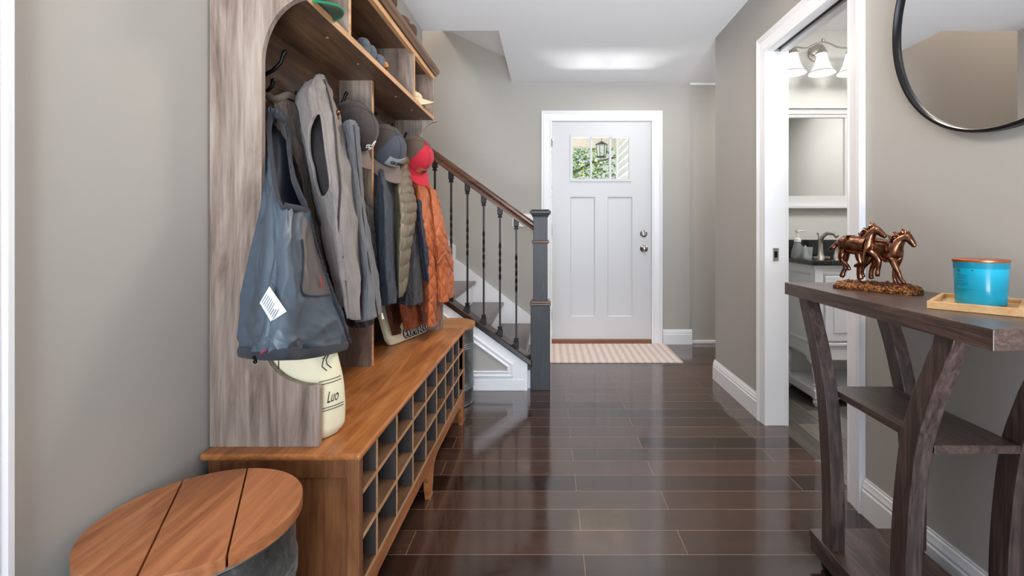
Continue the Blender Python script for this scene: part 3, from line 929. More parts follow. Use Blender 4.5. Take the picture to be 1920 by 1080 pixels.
prof = [(0, 0), (0.010, 0.0), (0.012, 0.006), (0.020, 0.012), (0.026, 0.020), (0.026, 0.032), (0.018, 0.040), (0, 0.040)]
cr.prism([(XS + a, HY0 - 0.022, 1.925 + z) for a, z in prof], (0, HY1 - HY0 + 0.044, 0))
cr.prism([(-0.862, HY0 - a, 1.925 + z) for a, z in prof], (XS + 0.862 + 0.02, 0, 0))
obj('crown_moulding', cr, M['laminate_shelf'], ht, smooth=True)
obj('middle_divider', B().box(-0.842, -0.712, 1.935, 1.955, ZB, ZS0), M['laminate_v'], ht)
obj('middle_divider_edge', B().box(-0.712, -0.7105, 1.935, 1.955, ZB, ZS0), M['laminate_edge'], ht)
for y in (1.522, 2.262):
    obj('cubby_divider', B().box(-0.842, XS - 0.002, y, y + 0.018, ZS1, 1.925), M['laminate_v'], ht)
    obj('cubby_divider_edge', B().box(XS - 0.002, XS - 0.0005, y, y + 0.018, ZS1, 1.925), M['laminate_edge'], ht)
for y in (1.50, 1.74, 2.17, 2.42, 2.6):
    for xx in (-0.69,):
        obj('cam_cap', B().lathe([(0.005, 0), (0.004, 0.002)], (xx, y, ZS0 - 0.002), 10), M['laminate_edge'], ht)
# hooks
def hook(y):
    b = B()
    z = 1.50
    X0 = -0.842
    b.box(X0, X0 + 0.004, y - 0.010, y + 0.010, z - 0.035, z + 0.035)
    up = [(X0 + 0.003, y, z + 0.005), (X0 + 0.025, y, z + 0.012), (X0 + 0.055, y, z + 0.028), (X0 + 0.078, y, z + 0.050), (X0 + 0.085, y, z + 0.072), (X0 + 0.090, y, z + 0.080)]
    b.tube(up, [0.006, 0.006, 0.0055, 0.0055, 0.006, 0.0068], 10)
    dn = [(X0 + 0.003, y, z - 0.018), (X0 + 0.02, y, z - 0.028), (X0 + 0.040, y, z - 0.030), (X0 + 0.052, y, z - 0.018), (X0 + 0.056, y, z - 0.002)]
    b.tube(dn, [0.006, 0.0055, 0.005, 0.0055, 0.0065], 10)
    b.ball(up[-1], 0.0075, 10); b.ball(dn[-1], 0.007, 10)
    return obj('coat_hook', b, M['black'], ht, smooth=True)
HOOKS = (1.372, 1.61, 1.790, 2.10, 2.32, 2.54)
for y in HOOKS: hook(y)


# ------------------------------------------------------------------ garments
def garment(name, rows, mat, parent=None, nu=56, nv=90, thick=0.05, fold=0.006, fold_n=3.0, seed=0, quilt=None, hole=None, taper=0.4,
            puck=0.002, wr=0.004, panels=None, lining=None, rim=None, label=None, hem=0.0):
    """a hollow hanging cloth body: outer sheet facing the hall through the control rows, back sheet behind it, joined at sides."""
    R = [[PX(*p) for p in r] for r in rows]
    ncol = len(R[0])
    def surf(u, v):
        cols = [sample([R[i][j] for i in range(len(R))], v) for j in range(ncol)]
        return sample(cols, u)
    b = B()
    G = [[None] * (nu + 1) for _ in range(nv + 1)]
    for j in range(nv + 1):
        v = j / nv
        for i in range(nu + 1):
            G[j][i] = surf(i / nu, v)
    NR = [[None] * (nu + 1) for _ in range(nv + 1)]
    for j in range(nv + 1):
        for i in range(nu + 1):
            a = G[j][min(i + 1, nu)] - G[j][max(i - 1, 0)]
            c = G[min(j + 1, nv)][i] - G[max(j - 1, 0)][i]
            n = a.cross(c)
            if n.length < 1e-12: n = Vector((1, 0, 0))
            n.normalize()
            if n.x < 0: n = -n
            NR[j][i] = n
    F_, K_ = [], []
    for j in range(nv + 1):
        v = j / nv
        fr, kr = [], []
        for i in range(nu + 1):
            u = i / nu
            p = G[j][i]; n = NR[j][i]
            edge = min(1.0, 6 * min(u, 1 - u))
            ph = noise.noise(Vector((v * 2.2, seed, 0))) * 1.2
            amp = fold * (0.25 + 0.75 * v)
            dsp = amp * math.sin(2 * PI * (fold_n * u + ph * 0.25) + seed) * edge
            dsp += amp * 0.8 * noise.noise(Vector((u * 5 + seed, v * 2.2, 3.1))) * 1.4
            dsp += puck * noise.noise(Vector((u * 16, v * 22, seed + 9)))
            if wr:
                w1 = noise.noise(Vector((u * 3.2 + v * 3.4 + seed, v * 2.0 - u * 3.2, seed)))
                w2 = noise.noise(Vector((u * 7.0 - v * 4.4 + seed, v * 5.0 + u * 3.0, seed + 5)))
                dsp += wr * ((1 - min(1, abs(w1) * 3.2)) ** 1.6) + wr * 0.55 * ((1 - min(1, abs(w2) * 3.0)) ** 1.6)
            if quilt:
                kind, a_, b2_, h_ = quilt
                if kind == 'rows':
                    w_ = b2_ * v + 0.12 * noise.noise(Vector((u * 4, v * 6, seed)))
                    dsp += h_ * (abs(math.sin(PI * w_)) ** 0.35) * (abs(math.sin(PI * a_ * u)) ** 0.25)
                else:
                    w1 = a_ * u + b2_ * v; w2 = a_ * u - b2_ * v
                    dsp += h_ * (min(abs(math.sin(PI * w1)), abs(math.sin(PI * w2))) ** 0.4)
            q = p + n * dsp
            fr.append(q)
            th = thick * (max(0.0, math.sin(PI * u)) ** 0.55) * (taper + (1 - taper) * math.sin(PI * min(1, v * 0.85 + 0.15)) ** 0.5)
            vdir = Vector((p.x, p.y, 0)).normalized()
            bk = p + vdir * (th + 0.004)
            if bk.x < -0.838: bk.x = -0.838
            gap = (bk - q).dot(vdir)
            if gap < 0.003: bk += vdir * (0.003 - gap)
            kr.append(bk)
        F_.append(fr); K_.append(kr)
    fv = b.grid(F_)
    kv = b.grid(K_)
    # join sides and top (bottom stays open like a real hem, with the two layers turned in)
    for j in range(nv):
        b.bm.faces.new((fv[j][0], fv[j + 1][0], kv[j + 1][0], kv[j][0]))
        b.bm.faces.new((fv[j][nu], kv[j][nu], kv[j + 1][nu], fv[j + 1][nu]))
    for i in range(nu):
        b.bm.faces.new((fv[0][i], kv[0][i], kv[0][i + 1], fv[0][i + 1]))
        b.bm.faces.new((fv[nv][i], fv[nv][i + 1], kv[nv][i + 1], kv[nv][i]))
    mats = [mat]
    def inpoly(poly, x, y):
        c = False; n = len(poly)
        for i in range(n):
            x1, y1 = poly[i]; x2, y2 = poly[(i + 1) % n]
            if (y1 > y) != (y2 > y) and x < (x2 - x1) * (y - y1) / (y2 - y1) + x1: c = not c
        return c
    for poly, pm_ in (panels or []):
        mats.append(pm_)
        for f in list(b.bm.faces)[:nu * nv]:
            c = f.calc_center_median()
            if inpoly(poly, VX + c.x / c.y * F, VY - (c.z - H) / c.y * F): f.material_index = len(mats) - 1
    if hole:
        lining = lining or mat
        mats.append(lining)
        kill = []
        LI = len(mats) - 1
        for k, f in enumerate(b.bm.faces):
            c = f.calc_center_median()
            if k < nu * nv:
                if inpoly(hole, VX + c.x / c.y * F, VY - (c.z - H) / c.y * F): kill.append(f)
            elif k < 2 * nu * nv:
                f.material_index = LI
        bmesh.ops.delete(b.bm, geom=kill, context='FACES')
    o = obj(name, b, mats, parent, smooth=True, autosmooth=0, label=label)
    o['_g'] = 0
    del o['_g']
    def at(px_, py_, push=0.004):
        """point on the outer sheet seen at a pixel of the photograph"""
        best = None
        for j in range(nv + 1):
            for i in range(nu + 1):
                c = F_[j][i]
                sx_ = VX + c.x / c.y * F; sy_ = VY - (c.z - H) / c.y * F
                dd = (sx_ - px_) ** 2 + (sy_ - py_) ** 2
                if best is None or dd < best[0]: best = (dd, c, NR[j][i])
        return best[1] + best[2] * push, best[2]
    return o, at, F_


def smooth_loop(pts, n):
    out = []
    m_ = len(pts)
    for i in range(m_):
        a, b_, c, d_ = pts[i - 1], pts[i], pts[(i + 1) % m_], pts[(i + 2) % m_]
        for k in range(n):
            out.append(cat_rom(a, b_, c, d_, k / n))
    return out


# 1. slate vest hanging over the near side panel
vr = root('vest', (-0.68, 1.25, 0.78), 'slate blue nylon vest with white care label, nearest of the hanging clothes', 'vest')
vrows = [
    [(497, 204, -.79), (508, 203, -.775), (524, 208, -.765), (538, 222, -.775)],
    [(497, 300, -.745), (511, 300, -.71), (528, 300, -.695), (546, 300, -.715)],
    [(488, 388, -.722), (515, 392, -.66), (546, 396, -.64), (577, 392, -.665)],
    [(464, 490, -.718), (505, 500, -.63), (552, 505, -.59), (601, 485, -.63)],
    [(448, 595, -.72), (503, 605, -.60), (565, 612, -.565), (638, 585, -.60)],
    [(448, 655, -.715), (500, 660, -.605), (570, 660, -.565), (655, 642, -.595)]]
hole_px = [(512, 216), (521, 218), (532, 226), (539, 245), (543, 290), (549, 330), (560, 362), (572, 393), (556, 391), (535, 388), (524, 380), (516, 350), (510, 300), (504, 262), (504, 232)]
vo, vat, _ = garment('body', vrows, M['vest'], vr, nu=90, nv=140, thick=0.075, fold=0.010, fold_n=2.2, seed=1.3, puck=0.002, wr=0.0065, hole=hole_px, lining=M['vest_lining'],
    panels=[([(566, 400), (566, 545), (592, 555), (620, 552), (605, 490), (585, 430)], M['vest_panel'])])
loop = [vat(x, y, 0.001)[0] for x, y in hole_px]
loop = smooth_loop(loop, 5)
b = B()
ring = []
for i, p in enumerate(loop):
    t_ = (loop[(i + 1) % len(loop)] - loop[i - 1]).normalized()
    n_ = Vector((1, -0.2, 0)); s_ = t_.cross(n_).normalized()
    ring.append([p + n_ * 0.005 * math.sin(a) + s_ * 0.010 * math.cos(a) for a in [k * PI / 4 for k in range(8)]])
vs = b.grid([[r[k] for r in ring] for k in range(8)], close=True)
for i in range(len(ring)):
    j = (i + 1) % len(ring)
    b.bm.faces.new((vs[7][i], vs[7][j], vs[0][j], vs[0][i]))
obj('armhole_binding', b, M['vest_trim'], vr, smooth=True, label='charcoal armhole binding')
hem = [vat(x, y, 0.0)[0] + Vector((0.002, 0, -0.006)) for x, y in ((448, 655), (470, 658), (500, 660), (535, 660), (570, 660), (610, 655), (650, 645))]
hem = [sample(hem, i / 40) for i in range(41)]
obj('hem_band', B().tube(hem, 0.0052, 10, flat=2.4), M['vest_trim'], vr, smooth=True)
side_e = [vat(x, y, 0.0)[0] for x, y in ((655, 642), (640, 595), (618, 535), (601, 480), (588, 430), (577, 392))]
side_e = [sample(side_e, i / 60) + Vector((0.0, 0, 0.0015 * math.sin(i * 1.9))) for i in range(61)]
obj('front_binding', B().tube(side_e, [0.0065 + 0.0015 * math.sin(i * 2.3) for i in range(61)], 8), M['vest_trim'], vr, smooth=True)
# darker side panel seam (pocket)
pk = [vat(x, y, 0.003)[0] for x, y in ((566, 450), (566, 480), (566, 515), (565, 548), (592, 556), (618, 552))]
pk = [sample(pk, i / 40) for i in range(41)]
obj('pocket_seam', B().tube(pk, 0.0022, 6), M['vest_trim'], vr, smooth=True)
# care label
def vtag(x, y): return vat(x, y, 0.0)[0]
c1_, c2_, c3_ = [vtag(*q_) - Vector((0, 0.018, 0)) + Vector((0.004, 0, 0)) for q_ in ((505, 540), (537, 584), (487, 568))]
tl = P(505, 537, c1_.y); trr = P(537, 584, c2_.y); bl = P(487, 568, c3_.y); brr = P(508, 603, (c2_.y + c3_.y) * 0.5 + 0.0)
b = B(); 
q = [tl, trr, brr, bl]
nn = (trr - tl).cross(bl - tl).normalized()
if nn.y > 0: nn = -nn
b.prism([p for p in q], -nn * 0.0012)
tg = obj('care_label', b, M['tag'], vr, label='white care label')
ux = (trr - tl).normalized(); uy = (tl - bl).normalized()
b = B()
rnd = random.Random(5)
for k in range(9):
    o_ = bl + (tl - bl) * 0.12 + (brr - bl) * 0.1 + ux * 0.0048 * k * 1.15 + nn * 0.0006
    L_ = (tl - bl).length * rnd.uniform(0.35, 0.62)
    b.obox(o_ + uy * L_ / 2, ux, uy, nn, 0.0011, L_ / 2, 0.0003)
obj('label_print', b, M['ink'], tg)
# drawcord
f_ = Vector((0.004, -0.014, 0))
a0 = vat(466, 655, 0.004)[0] + f_ + Vector((0, 0, 0.002)); a1 = vat(498, 657, 0.004)[0] + f_ + Vector((0, 0, 0.002)); am = (a0 + a1) / 2 + Vector((0, 0, -0.012))
b = B().tube([a0, (a0 + am) / 2 + Vector((0, 0, -0.001)), am, (a1 + am) / 2 + Vector((0, 0, -.001)), a1], 0.0020, 6)
obj('drawcord', b, M['red_cord'], vr, smooth=True)
obj('cord_lock', B().ball(am + Vector((0, 0, -0.004)), 0.009, 10, (1.2, 0.8, 0.6)).ball(am + Vector((-0.004, 0, -0.014)), 0.005, 8, (1, .8, .9)).ball(am + Vector((0.007, 0, -0.006)), 0.005, 8), M['black'], vr, smooth=True)
p_, n_ = vat(596, 517, 0.004)
obj('zip_pull', B().tube([p_, p_ + Vector((0.004, 0, -0.020)), p_ + Vector((0.002, 0.002, -0.032))], [0.0015, 0.004, 0.001], 6, flat=.5), M['red_cord'], vr, smooth=True, label='small red zip pull')
vl = [vat(x, y, 0.002)[0] for x, y in ((508, 205), (518, 208), (530, 213))]

# 2. umber jacket between vest and heathered hood
ur = root('jacket', (-0.75, 1.45, 0.8), 'dark brown grey softshell jacket hanging between slate vest and heathered hooded vest', 'jacket')
garment('body', [
    [(503, 188, -.80), (518, 182, -.785), (535, 184, -.785), (552, 196, -.80)],
    [(512, 240, -.79), (530, 240, -.765), (548, 240, -.76), (567, 230, -.78)],
    [(545, 310, -.775), (560, 310, -.745), (574, 310, -.74), (588, 308, -.765)],
    [(565, 400, -.765), (578, 400, -.725), (590, 400, -.72), (604, 400, -.755)],
    [(588, 500, -.745), (600, 500, -.70), (611, 500, -.695), (621, 500, -.73)],
    [(600, 590, -.735), (614, 596, -.69), (628, 596, -.685), (641, 590, -.72)]], M['umber'], ur, thick=0.04, fold=0.008, fold_n=1.6, seed=4.1, puck=0.006)
b = B()
col = [PX(501, 178, -.80), PX(512, 186, -.785), PX(526, 183, -.775), PX(540, 178, -.79), PX(550, 182, -.805)]
col = [sample(col, i / 24) for i in range(25)]
obj('collar', B().tube(col, 0.007, 10, flat=1.4), M['umber'], ur, smooth=True)

# 3. heathered hooded vest
hr = root('hooded_vest', (-0.65, 1.55, 0.8), 'heathered grey fleece vest with pointed hood and large open armhole', 'vest')
hole2 = [(594, 212), (601, 216), (605, 236), (609, 262), (613, 290), (617, 320), (619, 345), (614, 362), (602, 372), (593, 345), (586, 315), (581, 290), (579, 262), (580, 240), (586, 222)]
hrows = [
    [(570, 156, -.79), (584, 145, -.765), (597, 139, -.75), (608, 150, -.76)],
    [(553, 186, -.80), (574, 180, -.73), (600, 178, -.71), (625, 190, -.75)],
    [(560, 235, -.775), (582, 235, -.69), (612, 235, -.66), (640, 232, -.71)],
    [(574, 310, -.745), (596, 310, -.655), (623, 310, -.61), (651, 300, -.66)],
    [(592, 400, -.73), (614, 400, -.635), (641, 400, -.585), (667, 395, -.64)],
    [(612, 490, -.71), (632, 495, -.62), (652, 498, -.58), (676, 490, -.63)],
    [(632, 556, -.69), (645, 582, -.61), (660, 600, -.58), (671, 596, -.62)]]
ho, hat_, _ = garment('body', hrows, M['heather'], hr, nu=80, nv=130, thick=0.07, fold=0.012, fold_n=2.4, seed=2.2, puck=0.003, wr=0.008, hole=hole2, lining=M['charcoal'], taper=0.7)
b = B()
loop = smooth_loop([hat_(x, y, 0.001)[0] for x, y in hole2], 5)
vs_ = []
ring = []
for i, p in enumerate(loop):
    t_ = (loop[(i + 1) % len(loop)] - loop[i - 1]).normalized()
    n_ = Vector((1, -0.2, 0)); s_ = t_.cross(n_).normalized()
    ring.append([p + n_ * 0.004 * math.sin(a) + s_ * 0.0055 * math.cos(a) for a in [k * PI / 4 for k in range(8)]])
vs = b.grid([[r[k] for r in ring] for k in range(8)], close=True)
for i in range(len(ring)):
    j = (i + 1) % len(ring)
    b.bm.faces.new((vs[7][i], vs[7][j], vs[0][j], vs[0][i]))
obj('armhole_edge', b, M['heather'], hr, smooth=True)
zp = [hat_(x, y, 0.004)[0] for x, y in ((606, 150), (618, 195), (626, 240), (631, 290), (636, 350), (634, 420), (632, 480))]
zp = [sample(zp, i / 60) for i in range(61)]
obj('front_seam', B().tube(zp, 0.0035, 6), M['charcoal'], hr, smooth=True, label='dark front seam')
p_, n_ = hat_(630, 213, 0.006)
obj('hood_toggle', B().ball(p_, 0.008, 10, (1, 1, 1.3)).tube([p_, p_ + Vector((0.004, 0.002, -0.022))], 0.003, 6), M['bronze'], hr, smooth=True)

# 4. blue grey jacket
dr = root('sleeve_jacket', (-0.64, 1.7, 0.8), 'blue grey cloth jacket hanging just right of heathered hooded vest', 'jacket')
do_, dat, _ = garment('body', [
    [(641, 232, -.70), (649, 226, -.665), (662, 226, -.645), (674, 240, -.665)],
    [(646, 300, -.70), (655, 300, -.65), (667, 300, -.635), (677, 295, -.665)],
    [(656, 400, -.71), (665, 400, -.64), (674, 400, -.62), (686, 400, -.66)],
    [(668, 500, -.68), (679, 500, -.61), (691, 500, -.585), (705, 500, -.63)],
    [(666, 604, -.645), (681, 603, -.585), (698, 598, -.565), (715, 590, -.60)]], M['blue_grey'], dr, thick=0.045, fold=0.006, fold_n=2, seed=5.5, puck=0.003)
sm = [dat(x, y, 0.003)[0] for x, y in ((662, 235), (668, 300), (678, 400), (692, 500), (707, 592))]
sm = [sample(sm, i / 40) for i in range(41)]
obj('zip', B().tube(sm, 0.0022, 6), M['charcoal'], dr, smooth=True)
p_, _n = dat(713, 588, 0.006)
obj('zip_pull', B().tube([p_, p_ + Vector((0.004, 0, -0.022))], [0.002, 0.005], 6), M['thread'], dr, smooth=True)

# 5. quilted charcoal liner & black hem behind
qr = root('quilted_vest', (-0.68, 1.8, 0.85), 'dark charcoal quilted vest between blue grey jacket and middle divider', 'vest')
garment('body', [
    [(664, 372, -.735), (674, 366, -.72), (686, 370, -.70), (696, 385, -.69)],
    [(672, 430, -.725), (682, 430, -.70), (692, 430, -.68), (701, 430, -.675)],
    [(680, 490, -.71), (690, 490, -.68), (698, 490, -.66), (705, 490, -.66)],
    [(690, 560, -.69), (698, 562, -.66), (705, 562, -.645), (711, 558, -.65)]], M['charcoal'], qr, nu=40, nv=80, thick=0.03, fold=0.003, seed=3, quilt=('rows', 2, 11, 0.006))
br_ = root('black_jacket', (-0.7, 1.6, 0.72), 'black jacket hem showing below heathered vest and blue grey jacket', 'jacket')
garment('body', [
    [(628, 520, -.75), (648, 520, -.72), (668, 520, -.70), (690, 520, -.715)],
    [(630, 570, -.745), (652, 572, -.70), (674, 572, -.68), (696, 570, -.70)],
    [(652, 612, -.735), (668, 614, -.69), (684, 614, -.675), (700, 608, -.69)]], M['jet'], br_, nu=40, nv=30, thick=0.03, fold=0.004, seed=8)

# 6. ink blue softshell right of the divider
ir = root('softshell_jacket', (-0.66, 2.02, 0.78), 'ink blue softshell jacket hanging right of the middle divider under slate cap', 'jacket')
garment('body', [
    [(701, 322, -.735), (711, 318, -.70), (722, 320, -.69), (736, 334, -.71)],
    [(701, 400, -.72), (713, 400, -.655), (725, 400, -.63), (738, 400, -.67)],
    [(704, 500, -.71), (716, 500, -.635), (728, 500, -.61), (741, 500, -.645)],
    [(712, 570, -.70), (721, 573, -.635), (732, 571, -.61), (743, 566, -.635)]], M['ink_blue'], ir, thick=0.05, fold=0.010, fold_n=2.6, seed=6.2, puck=0.003)

# 7. olive quilted vest
orr = root('olive_vest', (-0.64, 2.18, 0.78), 'olive brown quilted vest with pointed open front hanging under slate cap', 'vest')
oo, oat, _ = garment('body', [
    [(744, 318, -.735), (752, 305, -.715), (760, 304, -.70), (767, 316, -.71)],
    [(735, 350, -.695), (746, 348, -.65), (760, 348, -.645), (772, 350, -.665)],
    [(738, 400, -.665), (751, 400, -.615), (766, 400, -.605), (780, 396, -.64)],
    [(738, 470, -.655), (747, 470, -.605), (758, 470, -.595), (770, 462, -.62)],
    [(742, 554, -.635), (747, 558, -.605), (752, 556, -.60), (759, 535, -.61)]], M['olive'], orr, nu=64, nv=120, thick=0.03, fold=0.003, fold_n=1.0, seed=7.7, quilt=('rows', 2.0, 12, 0.010), puck=0.002)
zp = [oat(x, y, 0.003)[0] for x, y in ((738, 352), (739, 400), (740, 470), (744, 548))]
zp = [sample(zp, i / 40) for i in range(41)]
obj('zip', B().tube(zp, 0.004, 6), M['charcoal'], orr, smooth=True)
cpts = [PX(747, 312, -.70), PX(757, 300, -.69), PX(766, 306, -.69), PX(768, 322, -.70)]
obj('collar', B().tube([sample(cpts, i / 16) for i in range(17)], 0.015, 10, flat=1.4), M['olive'], orr, smooth=True)

# 8. black jacket with navy sleeve
kr_ = root('work_jacket', (-0.63, 2.35, 0.75), 'black cotton jacket with navy sleeve between olive vest and rust jacket', 'jacket')
garment('body', [
    [(766, 400, -.70), (772, 398, -.68), (779, 398, -.675), (785, 402, -.69)],
    [(757, 470, -.665), (766, 470, -.635), (777, 470, -.625), (788, 465, -.65)],
    [(750, 530, -.655), (763, 532, -.615), (777, 532, -.605), (792, 528, -.63)],
    [(747, 568, -.65), (762, 573, -.61), (778, 572, -.60), (793, 565, -.625)]], M['jet'], kr_, thick=0.04, fold=0.005, seed=2.9)
garment('sleeve', [
    [(779, 378, -.665), (784, 374, -.65), (789, 378, -.648), (793, 388, -.655)],
    [(785, 450, -.635), (792, 450, -.605), (800, 450, -.605), (807, 448, -.625)],
    [(794, 526, -.625), (802, 529, -.598), (810, 528, -.595), (817, 521, -.605)]], M['navy'], kr_, thick=0.035, fold=0.003, seed=1.9, label='navy sleeve')

# 9. rust quilted jacket
rr_ = root('quilted_jacket', (-0.6, 2.5, 0.73), 'rust orange quilted jacket, farthest garment on the hall tree', 'jacket')
ro, rat, _ = garment('body', [
    [(768, 362, -.725), (779, 345, -.70), (793, 342, -.68), (808, 362, -.66)],
    [(773, 420, -.69), (788, 420, -.635), (804, 420, -.605), (820, 420, -.605)],
    [(785, 485, -.665), (799, 485, -.61), (813, 485, -.585), (828, 485, -.585)],
    [(790, 550, -.655), (802, 552, -.60), (814, 552, -.58), (825, 550, -.585)],
    [(792, 606, -.65), (801, 612, -.60), (811, 612, -.59), (821, 606, -.60)]], M['rust'], rr_, nu=80, nv=150, thick=0.045, fold=0.007, fold_n=1.6, seed=3.3, quilt=('diamond', 2.6, 7.5, 0.011), puck=0.003)
garment('sleeve', [
    [(800, 372, -.655), (807, 356, -.64), (815, 360, -.625), (820, 380, -.60)],
    [(808, 430, -.60), (818, 430, -.572), (827, 430, -.56), (833, 432, -.562)],
    [(818, 495, -.575), (828, 495, -.55), (838, 492, -.54), (846, 488, -.54)],
    [(821, 566, -.56), (830, 568, -.54), (840, 562, -.53), (849, 550, -.53)]], M['rust'], rr_, nu=60, nv=110, thick=0.035, fold=0.005, seed=4.4, quilt=('diamond', 2.2, 6.5, 0.010), puck=0.002)
pk = [PX(821, 492, -.535), PX(832, 478, -.525), PX(845, 500, -.515), PX(838, 488, -.52)]
obj('pocket_flap', B().tube([PX(820, 494, -.545), PX(829, 478, -.53), PX(836, 474, -.525)], 0.004, 6).tube([PX(834, 476, -.528), PX(841, 492, -.52), PX(848, 508, -.518)], 0.004, 6), M['rust'], rr_, smooth=True)
cpts = [PX(772, 352, -.715), PX(782, 338, -.69), PX(794, 336, -.672), PX(803, 352, -.655), PX(811, 368, -.65)]
obj('collar', B().tube([sample(cpts, i / 16) for i in range(17)], 0.016, 10, flat=1.3), M['rust'], rr_, smooth=True)

# 10. brown leather garment hem
lr = root('leather_jacket', (-0.68, 2.3, 0.58), 'brown leather jacket hem hanging low beneath the black cotton jacket', 'jacket')
garment('hem_panel', [
    [(744, 540, -.70), (757, 540, -.685), (771, 540, -.675), (785, 536, -.68)],
    [(750, 580, -.695), (763, 578, -.665), (777, 576, -.655), (789, 572, -.665)],
    [(757, 619, -.69), (770, 617, -.665), (783, 613, -.655), (794, 607, -.66)]], M['leather'], lr, nu=40, nv=40, thick=0.02, fold=0.003, seed=1.1)
garment('back_panel', [
    [(718, 545, -.76), (728, 545, -.745), (738, 545, -.74), (748, 545, -.74)],
    [(725, 590, -.75), (735, 590, -.735), (745, 588, -.73), (755, 586, -.73)],
    [(735, 629, -.742), (742, 628, -.73), (750, 626, -.725), (759, 624, -.722)]], M['leather_dark'], lr, nu=40, nv=40, thick=0.02, fold=0.002, seed=2.1, label='darker brown leather panel')


# ------------------------------------------------------------------ canvas totes
def tote_solid(b, quad_bottom, up, thick, nu=24, nv=24, bulge=0.02, seed=0):
    """soft bag: bottom edge from quad_bottom[0] to [1], rising along up vector, thickness vector thick"""
    a, c = Vector(quad_bottom[0]), Vector(quad_bottom[1]); up = Vector(up); th = Vector(thick)
    tn = th.normalized()
    rings = []
    for j in range(nv + 1):
        v = j / nv
        ring = []
        per = 48
        for k in range(per):
            ang = 2 * PI * k / per
            cx_, sy_ = math.cos(ang), math.sin(ang)
            ex = math.copysign(abs(cx_) ** 0.35, cx_); ey = math.copysign(abs(sy_) ** 0.6, sy_)
            sv = min(1.0, 0.82 + 0.18 * min(1, v * 9)) * (1 - 0.25 * v ** 3)
            u = 0.5 + 0.5 * ex * min(1.0, 0.93 + 0.07 * min(1, v * 8))
            p = a + (c - a) * u + up * v + th * (0.5 + 0.5 * ey * sv)
            p += tn * bulge * 0.4 * noise.noise(Vector((u * 3 + seed, v * 3, seed)))
            ring.append(p)
        rings.append(ring)
    vs = b.grid(rings, close=True)
    b.bm.faces.new(vs[0]); b.bm.faces.new(list(reversed(vs[-1])))


t1 = root('tote_bag', (-0.69, 1.29, ZB), 'cream canvas tote with handwriting standing behind the near side panel', 'bag', 'canvas totes on the bench')
b = B()
rings = []
nv = 30
plan = [Vector(p) for p in ((-.80, 1.252), (-.72, 1.247), (-.64, 1.246), (-.600, 1.249), (-.583, 1.262), (-.570, 1.282), (-.562, 1.305), (-.566, 1.325), (-.60, 1.338), (-.70, 1.340), (-.80, 1.338), (-.815, 1.30))]
def bag_ring(v):
    pl_ = []
    for p in plan:
        q = p.copy()
        k = 0.012 * math.sin(PI * min(1, v * 1.15)) - 0.020 * v - (0.014 * (1 - v / 0.08) if v < 0.08 else 0)
        if q.x > -0.66: q.x += k
        q.y += 0.004 * noise.noise(Vector((p.x * 11, v * 4, 2.0))) if q.y > 1.249 else 0
        pl_.append(q)
    return smooth_loop(pl_, 5)
for j in range(nv + 1):
    v = j / nv
    rings.append([Vector((p.x, p.y, ZB + 0.002 + 0.245 * v)) for p in bag_ring(v)])
vs = b.grid(rings, close=True)
b.bm.faces.new(vs[0]); b.bm.faces.new(list(reversed(vs[-1])))
obj('bag_body', b, M['canvas'], t1, smooth=True)
def onbag(s_, z):
    """point on the right hand curve of the bag, s_ 0..1 from panel side to the far edge"""
    r_ = bag_ring((z - ZB - 0.002) / 0.245)
    seg_ = r_[15:31]
    p = seg_[max(0, min(15, int(round(s_ * 15))))]
    return Vector((p.x + 0.0006, p.y - 0.0004, z))
for zz in (0.676, 0.668, 0.606, 0.599):
    obj('printed_line', B().tube([onbag(i / 15, zz) for i in range(1, 16)], 0.0010, 5), M['dark_ink'], t1)
pa, pb_ = onbag(0.30, 0.64), onbag(0.98, 0.64)
ud = (pb_ - pa).normalized()
od = ud.cross(Vector((0, 0, 1))).normalized()
text_part('handwriting', 'Luo', 0.042, pa + Vector((0, 0, -0.022)) + od * 0.004, ud, (0, 0, 1), M['dark_ink'], t1, 0.0003, shear=0.35, xs=0.55)
b = B()
for dy, L_ in ((0.45, 0.062), (0.62, 0.058)):
    b.tube([onbag(dy + 0.10 * math.sin(q * 1.3), 0.762 - L_ * q / 5) for q in range(6)], 0.0014, 5)
b.tube([onbag(0.40 + 0.25 * (q % 2), 0.756 - 0.006 * q) for q in range(5)], 0.0012, 5)
obj('printed_sketch', b, M['dark_ink'], t1)
b = B().tube([Vector((-0.70, 1.2465, z_)) for z_ in (0.76, 0.70, 0.64, 0.58)], 0.0016, 5)
obj('seam', b, M['dark_ink'], t1)

t2 = root('tote_bag', (-0.70, 2.44, ZB), 'cream canvas tote with outlined lettering lying under the brown leather hem', 'bag', 'canvas totes on the bench')
b = B()
A0 = Vector((-0.735, 2.262, ZB + 0.003)); A1 = Vector((-0.640, 2.612, ZB + 0.003))
dirb = (A1 - A0).normalized()
inw = Vector((-dirb.y, dirb.x, 0))          # towards the wall
upb = Vector((0, 0, 1)) * 0.20 + inw * 0.045 + dirb * -0.03
tote_solid(b, (A0, A1), upb, inw * 0.050, bulge=0.006, seed=3)
obj('bag_body', b, M['canvas'], t2, smooth=True)
nrm2 = -(inw)
text_part('lettering', 'COMPANY', 0.058, A0 + dirb * 0.105 + Vector((0, 0, 0.012)) + nrm2 * 0.0015 + inw * 0.001, dirb, upb.normalized(), M['dark_ink'], t2, 0.0022, bold=0.0035, xs=0.80)
text_part('lettering_fill', 'COMPANY', 0.058, A0 + dirb * 0.105 + Vector((0, 0, 0.012)) + nrm2 * 0.003 + inw * 0.001, dirb, upb.normalized(), M['tag'], t2, 0.0022, bold=-0.0012, xs=0.80, )


